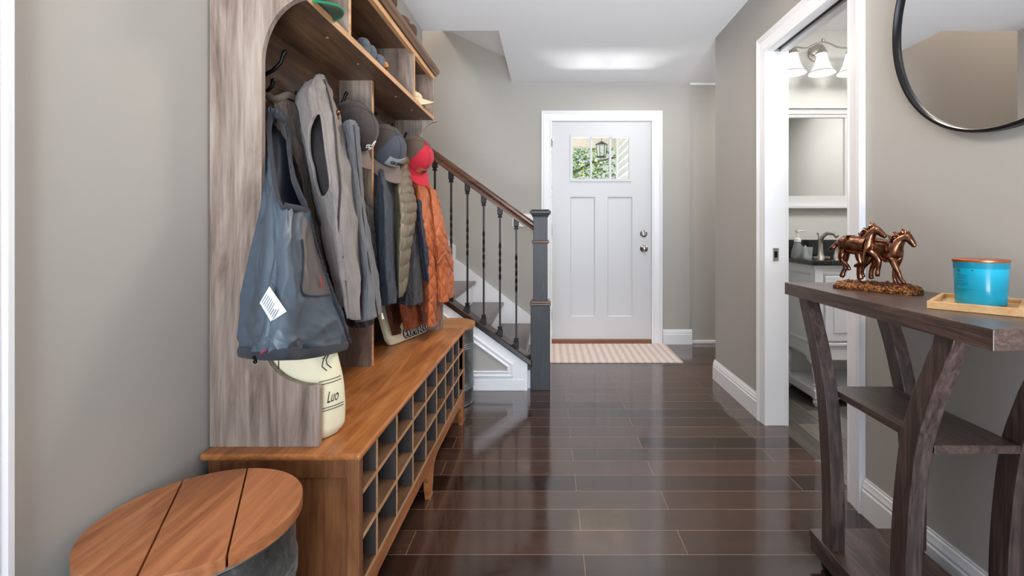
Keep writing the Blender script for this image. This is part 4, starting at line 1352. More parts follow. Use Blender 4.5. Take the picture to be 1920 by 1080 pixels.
# ------------------------------------------------------------------ caps
def cap(name, c, up, fwd, mats, label, cat='cap', group=None, r=0.092, brim=0.072, curve=0.5, deep=1.2, patch=None, front_mat=None, text=None, logo=None, edge=None):
    crown, front, brimm = mats
    U = Vector(up).normalized(); Fd = Vector(fwd); Fd = (Fd - U * Fd.dot(U)).normalized(); Rt = Fd.cross(U).normalized()
    c = Vector(c)
    W = lambda x, y, z: c + Rt * x + Fd * y + U * z
    t = root(name, c, label, cat, group)
    nu, nv = 48, 18
    b = B(); rows = []
    def dome(th, ph, off=0):
        # th azimuth, ph 0..pi/2 from rim to top
        flat = 1 + 0.10 * max(0, math.sin(th)) * math.sin(ph * 2)
        seam = 1 - 0.012 * (1 - abs(math.sin(3 * th)) ** 0.3) * math.cos(ph) ** 0.5 if ph < PI / 2 - 0.01 else 1
        rr = (r + off) * math.cos(ph) ** 0.82 * seam * flat
        dent = 1 + 0.05 * noise.noise(Vector((math.cos(th) * 2, math.sin(th) * 2, ph * 2 + c.x * 40)))
        return W(rr * 0.90 * math.cos(th) * dent, rr * 1.06 * math.sin(th) * dent, (r * deep + off) * math.sin(ph) ** 0.9)
    for j in range(nv + 1):
        ph = (PI / 2) * j / nv * 0.999
        rows.append([dome(2 * PI * i / nu, ph) for i in range(nu)])
    inner = [[c + (p - c) * 0.965 for p in r_] for r_ in rows]
    vo = b.grid(rows, close=True)
    vi = b.grid(inner, close=True)
    for i in range(nu):
        b.bm.faces.new((vo[0][i], vo[0][(i + 1) % nu], vi[0][(i + 1) % nu], vi[0][i]))
    b.bm.faces.ensure_lookup_table()
    k = 0
    for j in range(nv):
        for i in range(nu):
            th = 2 * PI * (i + 0.5) / nu
            if front is not crown and PI / 6 < th < 5 * PI / 6 and j < nv: b.bm.faces[k].material_index = 1
            k += 1
    cr_ = obj('crown', b, [crown, front], t, smooth=True, autosmooth=0)
    b = B()
    for k in range(6):
        th = k * PI / 3 + PI / 6 + (PI / 6 if False else 0)
        th = k * PI / 3 + PI / 2 + PI / 6 - PI / 6
        b.tube([dome(th, (PI / 2) * j / 12 * 0.99, 0.0008) for j in range(13)], 0.0012, 5)
    obj('seam', b, crown, cr_, smooth=True)
    obj('button', B().ball(W(0, 0, r * deep + 0.002), 0.008, 10), front, t, smooth=True)
    # brim
    b = B(); rows = []; rows2 = []
    m_ = 28; n_ = 10
    for j in range(n_ + 1):
        s_ = j / n_
        row = []; row2 = []
        for i in range(m_ + 1):
            a = PI * (0.10 + 0.80 * i / m_)
            base = (r * 0.90 * math.cos(a), r * 1.06 * math.sin(a))
            ext = s_ * brim * (math.sin(PI * (0.06 + 0.88 * i / m_)) ** 0.55)
            x = base[0] * (1 + 0.10 * s_) ; y = base[1] + ext
            z = -curve * (x / r) ** 2 * 0.040 * (0.35 + s_) + 0.004 - 0.012 * s_
            row.append(W(x, y, z)); row2.append(W(x, y, z - 0.0035))
        rows.append(row); rows2.append(row2)
    v1 = b.grid(rows); v2 = b.grid(rows2)
    for j in range(n_):
        b.bm.faces.new((v1[j][0], v1[j + 1][0], v2[j + 1][0], v2[j][0]))
        b.bm.faces.new((v1[j][m_], v1[j + 1][m_], v2[j + 1][m_], v2[j][m_]))
    for i in range(m_):
        b.bm.faces.new((v1[n_][i], v1[n_][i + 1], v2[n_][i + 1], v2[n_][i]))
        b.bm.faces.new((v1[0][i], v1[0][i + 1], v2[0][i + 1], v2[0][i]))
    br_o = obj('brim', b, brimm, t, smooth=True, autosmooth=50)
    if edge:
        obj('brim_edge', B().tube([p.copy() for p in rows[-1]], 0.0035, 8), edge, br_o, smooth=True)
    if patch:
        pm, a0_, a1_, p0_, p1_ = patch
        b = B()
        g1 = [[dome(a0_ + (a1_ - a0_) * i / 14, p0_ + (p1_ - p0_) * j / 6, 0.0035) for i in range(15)] for j in range(7)]
        g0 = [[dome(a0_ + (a1_ - a0_) * i / 14, p0_ + (p1_ - p0_) * j / 6, -0.001) for i in range(15)] for j in range(7)]
        v1 = b.grid(g1); v0 = b.grid(g0)
        for i in range(14):
            for j in (0, 6): b.bm.faces.new((v1[j][i], v1[j][i + 1], v0[j][i + 1], v0[j][i]))
        for j in range(6):
            for i in (0, 14): b.bm.faces.new((v1[j][i], v1[j + 1][i], v0[j + 1][i], v0[j][i]))
        obj('patch', b, pm, t, smooth=True, autosmooth=50)
    if text:
        s, size, thc, phc, tm = text
        # write along the dome: reading direction decreasing th (viewer outside, up = U)
        p = dome(thc, phc, 0.0055)
        ux_ = (dome(thc - 0.05, phc, 0.0055) - dome(thc + 0.05, phc, 0.0055)).normalized()
        uy_ = (dome(thc, phc + 0.05, 0.0055) - dome(thc, phc - 0.05, 0.0055)).normalized()
        text_part('lettering', s, size, p - uy_ * size * 0.35, -ux_ if ux_.cross(uy_).dot(p - c) < 0 else ux_, uy_, tm, t, 0.0012, bold=0.0006, align='CENTER')
    if logo:
        thc, phc, sc = logo
        b = B()
        pts = [(-1, -.6), (-.5, -.9), (-.1, -.3), (.3, -.5), (.9, .1), (.2, .1), (.0, .8), (-.4, .9), (-.5, .3), (-.9, .1), (-1, -.6)]
        pp = [dome(thc - x * sc / r, phc + y * sc / r, 0.003) for x, y in pts]
        b.tube(pp, 0.0022, 6)
        pp = [dome(thc - x * sc / r, phc + y * sc / r, 0.003) for x, y in [(.3, -.5), (.6, -.1), (.9, -.6), (1.3, -.1), (.9, .1)]]
        b.tube(pp, 0.0022, 6)
        obj('emblem', b, M['thread'], t, smooth=True, label='white embroidered emblem')
    return t


cap('baseball_cap', (-0.750, 1.805, 1.448), (0.80, -0.25, 0.50), (0.42, -0.05, -0.9), (M['cap_charcoal'], M['cap_charcoal'], M['cap_brim']),
    'dark charcoal cap with white emblem hanging left of the middle divider', group='caps hanging on the hooks', logo=(PI / 2 + 0.1, 0.36, 0.021))
cap('baseball_cap', (-0.715, 2.060, 1.415), (0.70, -0.42, 0.52), (0.42, -0.20, -0.88), (M['cap_charcoal'], M['cap_slate'], M['cap_brim']),
    'slate grey cap with pale rectangular patch hanging right of the middle divider', group='caps hanging on the hooks', patch=(M['patch'], PI / 2 - 0.52, PI / 2 + 0.52, 0.12, 0.50), text=('OLYMP', 0.020, PI / 2, 0.31, M['dark_thread']))
cap('baseball_cap', (-0.685, 2.42, 1.437), (0.72, -0.42, 0.50), (0.42, -0.18, -0.88), (M['cap_brown'], M['cap_red'], M['cap_red']),
    'brown and red cap hanging nearest the stair end of the hooks', group='caps hanging on the hooks', patch=(M['patch_orange'], PI / 2 - 0.40, PI / 2 + 0.40, 0.04, 0.32), text=('FOX', 0.018, PI / 2, 0.16, M['dark_thread']))
# caps lying in the cubbies and on the top
cap('baseball_cap', (-0.742, 1.345, ZS1 + 0.010), (0, 0, 1), (0.75, 0.05, 0.0), (M['cap_green'], M['cap_green'], M['cap_green_dark']),
    'green cap lying in the nearest shelf cubby, brim poking over edge', r=0.085, brim=0.070, curve=0.3, deep=1.0, edge=M['cap_green'])
cap('baseball_cap', (-0.728, 2.43, ZS1 + 0.042), (0, 0, 1), (0.7, 0.25, 0), (M['cap_tan'], M['cap_tan'], M['cap_tan']),
    'pale tan cap lying in the farthest shelf cubby', r=0.080, brim=0.062, curve=0.75, deep=0.55)


def brimmed_hat(c, label, rx=0.15):
    t = root('felt_hat', c, label, 'hat', 'brown hats on top of the hall tree')
    c = Vector(c)
    b = B(); rows = []
    prof = [(0.095, 0.004), (0.092, 0.05), (0.080, 0.095), (0.050, 0.11), (0.02, 0.10)]
    b.lathe(prof, c, 36)
    obj('crown', b, M['hat_brown'], t, smooth=True)
    b = B(); top = []; bot = []
    for s_ in (0.55, 0.7, 0.85, 1.0):
        r1 = []; r2 = []
        for k in range(48):
            a = 2 * PI * k / 48
            z = 0.006 + 0.055 * (abs(math.cos(a)) ** 2) * max(0, s_ - 0.55) / 0.45
            p = c + Vector((math.cos(a) * rx * s_ * 0.86, math.sin(a) * rx * s_ * 1.05, z))
            r1.append(p); r2.append(p - Vector((0, 0, 0.004)))
        top.append(r1); bot.append(r2)
    v1 = b.grid(top, close=True); v2 = b.grid(bot, close=True)
    for k in range(48):
        for j in (0, 3): b.bm.faces.new((v1[j][k], v1[j][(k + 1) % 48], v2[j][(k + 1) % 48], v2[j][k]))
    obj('brim', b, M['hat_brown'], t, smooth=True, autosmooth=50)
    return t


brimmed_hat((-0.735, 1.93, 1.966), 'brown felt hat on hall tree top, the nearer of the two brown hats', 0.14)
brimmed_hat((-0.735, 2.26, 1.966), 'brown felt hat on hall tree top, the farther of the two brown hats', 0.13)

# slippers / gloves in the middle cubby
sl = root('knit_gloves', (-0.68, 1.80, ZS1), 'folded grey knit gloves in the middle shelf cubby', 'gloves')
for k, (x, y, hh, s_) in enumerate(((-0.680, 1.765, 0.078, 1.0), (-0.675, 1.822, 0.074, 0.9), (-0.652, 1.845, 0.046, 0.9))):
    b = B(); rings = []
    for i in range(25):
        u = i / 24
        w_ = 0.030 * s_ * (min(1, math.sin(PI * (0.10 + 0.80 * u)) * 1.3) ** 0.5) * (1 + 0.07 * abs(math.sin(u * 12)))
        rings.append([Vector((x + math.cos(a) * w_ * 0.8, y + math.sin(a) * w_ * 0.95, ZS1 + 0.001 + hh * u)) for a in [2 * PI * q / 24 for q in range(24)]])
    vs = b.grid(rings, close=True); b.bm.faces.new(vs[0]); b.bm.faces.new(list(reversed(vs[-1])))
    obj('glove', b, M['slipper'], sl, smooth=True)
og = root('orange_strap', (-0.65, 1.92, ZS1), 'orange strap loop lying beside the grey knit gloves', 'strap')
b = B()
pts = [Vector((-0.70 + 0.055 * math.sin(t_ * PI), 1.88 + 0.085 * t_, ZS1 + 0.004 + 0.036 * math.sin(t_ * PI))) for t_ in [i / 20 for i in range(21)]]
obj('webbing', B().tube(pts, 0.0035, 8, flat=3.2), M['strap_orange'], og, smooth=True)


# ------------------------------------------------------------------ galvanised tubs with plank lids
def tub(cx, cy, r, ztop, label, lidmat, ang, gaps, group, planks=True):
    t = root('metal_tub', (cx, cy, 0), label, 'tub', group)
    rb = r * 0.93
    b = B()
    zt = ztop - 0.024
    prof = [(rb - 0.012, 0.004), (rb, 0.0), (rb + 0.004, 0.006), (rb, 0.014)]
    for z in (0.10, 0.112, 0.124):
        k = z / zt
        prof += [(rb, z - 0.005), (rb + 0.004, z), (rb, z + 0.005)]
    for z in (zt - 0.12, zt - 0.108, zt - 0.096):
        prof += [(rb, z - 0.005), (rb + 0.004, z), (rb, z + 0.005)]
    prof += [(rb, zt - 0.012), (rb + 0.006, zt - 0.006), (rb + 0.004, zt), (rb - 0.004, zt - 0.001), (rb - 0.006, 0.02)]
    b.lathe(prof, (cx, cy, 0), 72, capt=False)
    obj('tub_body', b, M['galv'], t, smooth=True)
    # plank lid, cut into boards with narrow gaps
    dr_ = Vector((math.sin(ang), math.cos(ang), 0)) ; nr = Vector((math.cos(ang), -math.sin(ang), 0))
    cuts = [-r] + list(gaps) + [r]
    for i in range(len(cuts) - 1):
        a0, a1 = cuts[i] + (0.0018 if i else 0), cuts[i + 1] - (0.0018 if i < len(cuts) - 2 else 0)
        n = 26
        pts = []
        for k in range(n + 1):
            s_ = a0 + (a1 - a0) * (0.5 - 0.5 * math.cos(PI * k / n)); h_ = math.sqrt(max(0, r * r - s_ * s_))
            pts.append((s_, h_))
        full = [(s_, h_) for s_, h_ in pts] + [(s_, -h_) for s_, h_ in reversed(pts)]
        clean = []
        for p in full:
            if not clean or (abs(p[0] - clean[-1][0]) + abs(p[1] - clean[-1][1])) > 1e-4: clean.append(p)
        if (abs(clean[0][0] - clean[-1][0]) + abs(clean[0][1] - clean[-1][1])) < 1e-4: clean.pop()
        b = B()
        b.prism([Vector((cx, cy, zt + 0.001)) + nr * s_ + dr_ * h_ for s_, h_ in clean], (0, 0, 0.023))
        obj('lid_board', b, lidmat, t, bevel=0.0025)
    b = B().lathe([(r * 0.85, -0.012), (r * 0.85, 0.0)], (cx, cy, zt + 0.0005), 48)
    obj('lid_lip', b, M['dark_ink'], t)
    return t


tub(-0.673, 0.926, 0.1775, 0.525, 'galvanised tub with round plank lid in the near left foreground', M['lid_wood'], math.radians(-27), (-0.056, 0.064), 'galvanised tubs at the ends of the hall tree')
tub(-0.625, 2.99, 0.168, 0.490, 'galvanised tub with round wooden lid behind far end of hall tree', M['lid_wood_far'], math.radians(80), (-0.05, 0.06), 'galvanised tubs at the ends of the hall tree')

# ------------------------------------------------------------------ console table
ct = root('console_table', (1.0, 1.31, 0), 'dark oak console table with curved legs against the right wall', 'table')
TX0, TX1, TY0, TY1 = 0.840, 1.152, 0.906, 1.706
ZT1, ZT0 = 0.885, 0.8435
obj('table_top', B().box(TX0, TX1, TY0, TY1, ZT0, ZT1), M['table_wood'], ct, bevel=0.0015)
zs_ = [0.104, 0.25, 0.42, 0.573, 0.70, 0.80, 0.8435]
near = [1.172, 1.172, 1.160, 1.137, 1.095, 1.052, 1.033]
def legc(z):
    for i in range(len(zs_) - 1):
        if z <= zs_[i + 1]:
            break
    t_ = (z - zs_[0]) / (zs_[-1] - zs_[0])
    # smooth interpolation over non-uniform knots
    f = (z - zs_[i]) / (zs_[i + 1] - zs_[i])
    g = lambda k: near[max(0, min(len(near) - 1, k))]
    return cat_rom(g(i - 1), g(i), g(i + 1), g(i + 2), f)
for X in (0.852, 1.098):
    for s_ in (1, -1):
        b = B(); rings = []
        for k in range(31):
            z = 0.104 + (ZT0 - 0.104) * k / 30
            yc = legc(z); yc = yc if s_ == 1 else 2.642 - yc
            hy = 0.0262
            rings.append([Vector((X, yc - hy, z)), Vector((X + 0.0405, yc - hy, z)), Vector((X + 0.0405, yc + hy, z)), Vector((X, yc + hy, z))])
        vs = b.grid(rings, close=True); b.bm.faces.new(vs[0]); b.bm.faces.new(list(reversed(vs[-1])))
        obj('leg', b, M['table_leg'], ct, smooth=True, autosmooth=40, bevel=0.0015)
obj('middle_shelf', B().box(0.895, 1.095, 1.112, 1.530, 0.553, 0.573), M['table_wood'], ct, bevel=0.001)
obj('bottom_shelf', B().box(0.845, 1.130, 1.065, 1.556, 0.082, 0.104), M['table_wood'], ct, bevel=0.001)
obj('plinth', B().box(0.848, 1.127, 1.068, 1.553, 0.040, 0.082), M['table_wood'], ct, bevel=0.001)
for x in (0.875, 1.10):
    for y in (1.10, 1.515):
        cb = B().lathe([(0.006, 0.018), (0.006, 0.040)], (x, y, 0), 10).lathe([(0.014, -0.008), (0.016, -0.004), (0.016, 0.004), (0.014, 0.008)], (x, y - 0.003, 0.0165), 16, (1, 0, 0)).box(x - 0.018, x + 0.018, y - 0.018, y + 0.018, 0.034, 0.040)
        obj('caster', cb, M['black'], ct, smooth=True)

# ------------------------------------------------------------------ tray and candle
ty = root('serving_tray', (1.03, 1.15, ZT1), 'pale bamboo tray under the teal candle on the console table', 'tray')
ta = Vector((0.902, 1.144, 0)); tu = Vector((0.688, -0.726, 0)); tv = Vector((0.726, 0.688, 0))
tu = tu.normalized(); tv = tv.normalized()
Lt, Wt = 0.165, 0.213
cc = ta + tu * Lt / 2 + tv * Wt / 2
Z = Vector((0, 0, 1))
b = B()
b.obox(cc + Z * (ZT1 + 0.004), tu, tv, Z, Lt / 2 - 0.002, Wt / 2 - 0.002, 0.0035)
obj('tray_base', b, M['bamboo'], ty, bevel=0.001)
for s_ in (-1, 1):
    obj('tray_side', B().obox(cc + tv * s_ * (Wt / 2 - 0.005) + Z * (ZT1 + 0.0095), tu, tv, Z, Lt / 2, 0.005, 0.009), M['bamboo'], ty, bevel=0.0012)
    obj('tray_side', B().obox(cc + tu * s_ * (Lt / 2 - 0.005) + Z * (ZT1 + 0.0095), tu, tv, Z, 0.005, Wt / 2 - 0.0102, 0.009), M['bamboo'], ty, bevel=0.0012)
cp = Vector((1.052, 1.168, ZT1 + 0.0078))
cd = root('candle', cp, 'teal glass candle jar with copper lid standing in the bamboo tray', 'candle')
b = B().lathe([(0.046, 0.0), (0.048, 0.002), (0.0495, 0.03), (0.0525, 0.102), (0.0505, 0.102), (0.047, 0.006)], cp, 56, capt=False)
obj('glass_jar', b, M['teal'], cd, smooth=True)
M['teal_rim'] = base_mat('teal_rim', lin(16, 122, 148), 0.12)
obj('jar_rim', B().lathe([(0.0524, 0.0875), (0.0528, 0.1015)], cp, 56, capb=False, capt=False), M['teal_rim'], cd, smooth=True, label='darker empty rim of the jar')
obj('copper_lid', B().lathe([(0.0535, 0.1022), (0.0545, 0.1035), (0.0545, 0.1075), (0.053, 0.109)], cp, 56), M['copper_lid'], cd, smooth=True)
b = B()
rnd = random.Random(2)
def onjar(th, z):
    rj = 0.0495 + (0.0525 - 0.0495) * (z - 0.03) / 0.072
    return cp + Vector((math.cos(th) * (rj + 0.0003), math.sin(th) * (rj + 0.0003), z))
vd = math.atan2(-cp.y, -cp.x)
for z, L_, hh in ((0.083, .10, 1.8), (0.079, .09, 1.5), (0.070, .26, .8), (0.064, .25, .8), (0.056, .18, .8), (0.050, .27, .9), (0.046, .20, .6), (0.037, .36, .8), (0.033, .20, .6)):
    th0 = vd - 1.02
    x = 0
    while x < L_ * 2.0:
        w_ = rnd.uniform(.03, .07)
        g_ = [[onjar(th0 + x + w_ * i / 3, z + hh * 0.0006 * s2) for i in range(4)] for s2 in (-1, 1)]
        b.grid(g_); x += w_ + 0.02
g_ = [[onjar(vd - 0.32 + 0.07 * i / 3, 0.083 + 0.0012 * s2) for i in range(4)] for s2 in (-1, 1)]
b.grid(g_)
obj('printed_text', b, M['teal_ink'], cd)

# ------------------------------------------------------------------ round mirror
mr = root('round_mirror', (XR - 0.01, 1.249, 1.718), 'large round wall mirror with thin black frame above the console table', 'mirror')
mc = Vector((XR, 1.249, 1.718)); MR = 0.385
b = B(); rings = []
for k in range(96):
    a = 2 * PI * k / 96
    dr2 = Vector((0, math.cos(a), math.sin(a)))
    rings.append([mc + dr2 * (MR + p) + Vector((-q, 0, 0)) for p, q in ((0, 0.001), (0, 0.024), (-0.002, 0.026), (-0.008, 0.026), (-0.009, 0.024), (-0.009, 0.010), (-0.009, 0.001))])
rings.append(rings[0])
b.grid(rings)
bmesh.ops.remove_doubles(b.bm, verts=b.bm.verts, dist=1e-5)
obj('frame', b, M['black'], mr, smooth=True)
b = B().lathe([(MR - 0.009, 0.0), (MR - 0.009, 0.012), (MR - 0.010, 0.0125)], mc, 96, (-1, 0, 0))
obj('mirror_glass', b, M['mirror'], mr)

# ------------------------------------------------------------------ bronze horses
hs = root('horse_sculpture', (1.0, 1.46, ZT1), 'bronze sculpture of two galloping horses on a rocky base on the console table', 'sculpture')
A_ = Vector((0.902, 1.54, 0)); B_ = Vector((1.029, 1.346, 0))
ax_ = (B_ - A_).normalized(); nx_ = Vector((-ax_.y, ax_.x, 0))
if nx_.x < 0: nx_ = -nx_
def HP(cx_, cy_, off):
    """sculpture point: crop coordinates -> point in the vertical plane through the base, shifted back by off"""
    x_, y_ = 1540 + cx_ / 6.353, 400 + cy_ / 6.353
    o_ = A_ + nx_ * off
    dv = Vector(((x_ - VX) / F, 1.0, 0))
    # solve t*dv = o_ + s*ax_
    det = dv.x * (-ax_.y) + ax_.x * dv.y
    t_ = (o_.x * (-ax_.y) + ax_.x * o_.y) / det
    return Vector((dv.x * t_, t_, H - (y_ - VY) * t_ / F)), t_ / F / 6.353
def skin(name, chains, mat, parent, lv=2, label=None):
    """chains: list of (attach_index or None, [(x,y,off,r),...]) on one skeleton"""
    vs, es, rs = [], [], []
    names = {}
    for key, att, pts in chains:
        prev = names.get(att) if att is not None else None
        for q, (x_, y_, off, r_) in enumerate(pts):
            p, k = HP(x_, y_, off)
            vs.append(p); rs.append(r_ * k * {'b': 2.0, 'c': 1.72, 'hd': 1.45, 'er': 1.5, 'tl': 1.5}.get(key, 1.55)); i = len(vs) - 1
            names[(key, q)] = i
            if prev is not None: es.append((prev, i))
            prev = i
    me = bpy.data.meshes.new(name); me.from_pydata([tuple(v) for v in vs], es, [])
    o = bpy.data.objects.new(name, me); C.objects.link(o)
    md = o.modifiers.new('skin', 'SKIN')
    for i, sv in enumerate(me.skin_vertices[0].data):
        sv.radius = (rs[i], rs[i]); sv.use_root = (i == 0)
    md.use_smooth_shade = True; md.branch_smoothing = 0.5
    md2 = o.modifiers.new('sub', 'SUBSURF'); md2.levels = lv; md2.render_levels = lv
    dg = bpy.context.evaluated_depsgraph_get()
    m2 = bpy.data.meshes.new_from_object(o.evaluated_get(dg))
    o.modifiers.clear(); o.data = m2; m2.name = name
    m2.materials.clear(); m2.materials.append(mat)
    m2.polygons.foreach_set('use_smooth', [True] * len(m2.polygons))
    o.parent = parent
    o.location = -parent.location if parent.parent is None else (0, 0, 0)
    return o


# base: rocky slab
b = B()
nu, nv = 60, 18
L_ = (B_ - A_).length
top = []
for j in range(nv + 1):
    row = []
    for i in range(nu + 1):
        u, v_ = i / nu, j / nv
        ex = (1 - abs(2 * u - 1) ** 5) ** 0.35 if abs(2 * u - 1) < 1 else 0
        w_ = 0.088 * (0.35 + 0.65 * max(0.0, ex))
        p = A_ + ax_ * L_ * u + nx_ * (0.044 + (v_ - 0.5) * w_)
        edge = min(1, 7 * min(u, 1 - u)) * min(1, 5 * min(v_, 1 - v_))
        hgt = 0.010 + 0.016 * edge ** 0.5 + 0.007 * noise.noise(p * 70) + 0.004 * noise.noise(p * 190)
        p += nx_ * 0.003 * noise.noise(p * 90)
        row.append(Vector((p.x, p.y, ZT1 + max(0.006, hgt))))
    top.append(row)
vt = b.grid(top)
edge = vt[0] + [r[-1] for r in vt[1:]] + list(reversed(vt[-1][:-1])) + [r[0] for r in reversed(vt[1:-1])]
low = [b.bm.verts.new((v.co.x, v.co.y, ZT1 + 0.0005)) for v in edge]
for i in range(len(edge)):
    j = (i + 1) % len(edge)
    b.bm.faces.new((edge[i], low[i], low[j], edge[j]))
obj('rocky_base', b, M['bronze_rock'], hs, smooth=True, autosmooth=60)

f1 = 0.026
h1 = skin('horse', [
    ('b', None, [(400, 375, f1, 66), (330, 370, f1, 64), (268, 350, f1, 62), (232, 345, f1, 44)]),
    ('c', ('b', 0), [(470, 385, f1, 66), (520, 370, f1, 66), (565, 310, f1, 50), (598, 250, f1, 42), (628, 195, f1, 38)]),
    ('hd', ('c', 4), [(665, 195, f1, 40), (705, 232, f1, 30), (742, 265, f1, 23), (776, 286, f1, 20)]),
    ('er', ('c', 4), [(628, 150, f1 + .003, 12), (626, 108, f1 + .003, 5)]),
    ('hl', ('b', 2), [(250, 430, f1 - .008, 46), (242, 500, f1 - .012, 32), (240, 560, f1 - .012, 20), (290, 600, f1 - .012, 17), (322, 640, f1 - .012, 15), (335, 685, f1 - .012, 19)]),
    ('hr', ('b', 2), [(268, 440, f1 + .010, 44), (290, 520, f1 + .014, 30), (275, 590, f1 + .014, 20), (285, 650, f1 + .012, 17), (255, 715, f1 + .010, 18), (240, 770, f1 + .008, 24)]),
    ('fl', ('c', 0), [(440, 450, f1 - .010, 34), (440, 520, f1 - .014, 24), (470, 595, f1 - .014, 19), (425, 620, f1 - .012, 15), (385, 632, f1 - .012, 13)]),
    ('fm', ('c', 1), [(510, 470, f1 - .006, 40), (490, 560, f1 - .006, 27), (460, 640, f1 - .004, 24), (455, 720, f1 - .002, 22), (470, 795, f1, 26)]),
    ('fr', ('c', 1), [(575, 440, f1 + .006, 40), (640, 500, f1 + .006, 30), (690, 565, f1 + .006, 24), (682, 640, f1 + .006, 17), (668, 700, f1 + .006, 18), (668, 760, f1 + .006, 21)]),
    ('tl', ('b', 3), [(196, 355, f1, 18), (165, 385, f1, 20), (125, 420, f1 - .004, 22), (85, 432, f1 - .006, 10)]),
], M['bronze'], hs)
f2 = 0.060
h2 = skin('horse', [
    ('b', None, [(700, 420, f2, 66), (640, 410, f2, 64), (590, 420, f2, 60)]),
    ('c', ('b', 0), [(790, 440, f2, 66), (860, 440, f2, 66), (905, 370, f2, 50), (950, 310, f2, 42), (1000, 270, f2, 38)]),
    ('hd', ('c', 4), [(1040, 285, f2, 40), (1072, 335, f2, 30), (1098, 375, f2, 23), (1126, 402, f2, 20)]),
    ('er', ('c', 4), [(1040, 235, f2 + .003, 12), (1054, 200, f2 + .003, 5)]),
    ('hl', ('b', 2), [(600, 500, f2 - .008, 42), (550, 570, f2 - .010, 28), (490, 640, f2 - .010, 20), (480, 700, f2 - .010, 17), (500, 770, f2 - .012, 19)]),
    ('hr', ('b', 2), [(640, 510, f2 + .008, 42), (640, 590, f2 + .010, 28), (600, 660, f2 + .010, 18), (590, 720, f2 + .010, 17), (595, 785, f2 + .006, 22)]),
    ('fl', ('c', 1), [(840, 530, f2 - .010, 36), (870, 620, f2 - .012, 25), (915, 700, f2 - .012, 20), (945, 780, f2 - .012, 16), (1000, 848, f2 - .012, 17)]),
    ('fr', ('c', 1), [(925, 520, f2 + .008, 36), (895, 610, f2 + .008, 25), (875, 690, f2 + .006, 20), (872, 770, f2 + .004, 17), (905, 860, f2 - .004, 22)]),
], M['bronze'], hs)
# manes: locks blown back from the crest
def mane(path, off, n, back, parent):
    rnd = random.Random(int(off * 1000))
    b = B()
    for k in range(n):
        t_ = k / (n - 1)
        x_ = path[0][0] + (path[1][0] - path[0][0]) * t_; y_ = path[0][1] + (path[1][1] - path[0][1]) * t_
        L1 = rnd.uniform(.6, 1.1)
        pts = []
        for q in range(6):
            s_ = q / 5
            p, kk = HP(x_ + back[0] * s_ * L1 + rnd.uniform(-6, 6), y_ + back[1] * s_ * L1 + 22 * math.sin(s_ * 4 + k), off + rnd.uniform(-.004, .004))
            pts.append(p)
        b.tube(pts, [0.0045, 0.0046, 0.0042, 0.0034, 0.0024, 0.0008], 8)
    obj('mane', b, M['bronze'], parent, smooth=True)
mane(((655, 140), (520, 260)), f1, 13, (-85, -25), h1)
mane(((1040, 225), (860, 300)), f2, 14, (-75, -28), h2)
def eye(x_, y_, off, parent):
    p, k = HP(x_, y_, off)
    obj('eye', B().ball(p, 7 * k, 8), M['black'], parent, smooth=True)

# ------------------------------------------------------------------ powder room
vn = root('vanity', (2.0, 3.1, 0), 'white bathroom vanity with turned legs, open bottom shelf and black granite top', 'vanity')
VXL, VYF = 1.60, 2.88
b = B()
obj('cabinet_body', B().box(VXL + 0.012, 2.45, VYF + 0.014, 3.295, 0.285, 0.845), M['vanity'], vn)
obj('countertop', B().box(VXL - 0.022, 2.50, VYF - 0.02, 3.305, 0.856, 0.886), M['granite'], vn, bevel=0.006)
obj('top_moulding', B().box(VXL - 0.008, 2.47, VYF - 0.006, 3.30, 0.842, 0.856), M['vanity'], vn, bevel=0.004)
obj('backsplash', B().box(VXL - 0.02, 2.50, 3.288, 3.308, 0.886, 1.0), M['granite'], vn, bevel=0.002)
# face frame: stiles, rails, drawer fronts
ff = B()
ff.box(VXL, VXL + 0.05, VYF, VYF + 0.05, 0.26, 0.845)
ff.box(VXL + 0.05, 2.45, VYF + 0.004, VYF + 0.02, 0.80, 0.845)
ff.box(VXL + 0.05, 2.45, VYF + 0.004, VYF + 0.02, 0.285, 0.385)
ff.box(VXL, VXL + 0.014, VYF + 0.05, 3.295, 0.80, 0.845)
ff.box(VXL, VXL + 0.014, VYF + 0.05, 3.295, 0.30, 0.385)
ff.box(VXL, VXL + 0.014, 3.25, 3.295, 0.30, 0.845)
obj('face_frame', ff, M['vanity'], vn, bevel=0.003)
dr3 = obj('cabinet_door', B().box(VXL + 0.062, VXL + 0.42, VYF - 0.004, VYF + 0.014, 0.40, 0.79), M['vanity'], vn, bevel=0.004)
obj('door_panel', B().box(VXL + 0.11, VXL + 0.37, VYF - 0.009, VYF - 0.004, 0.45, 0.74), M['vanity'], dr3, bevel=0.004)
obj('cabinet_door', B().box(VXL + 0.43, VXL + 0.80, VYF - 0.004, VYF + 0.014, 0.40, 0.79), M['vanity'], vn, bevel=0.004)
b = B().box(VXL - 0.006, 2.46, VYF - 0.008, VYF + 0.02, 0.372, 0.390).box(VXL - 0.006, VXL + 0.02, VYF - 0.008, 3.295, 0.372, 0.390)
obj('waist_moulding', b, M['vanity'], vn, bevel=0.004)
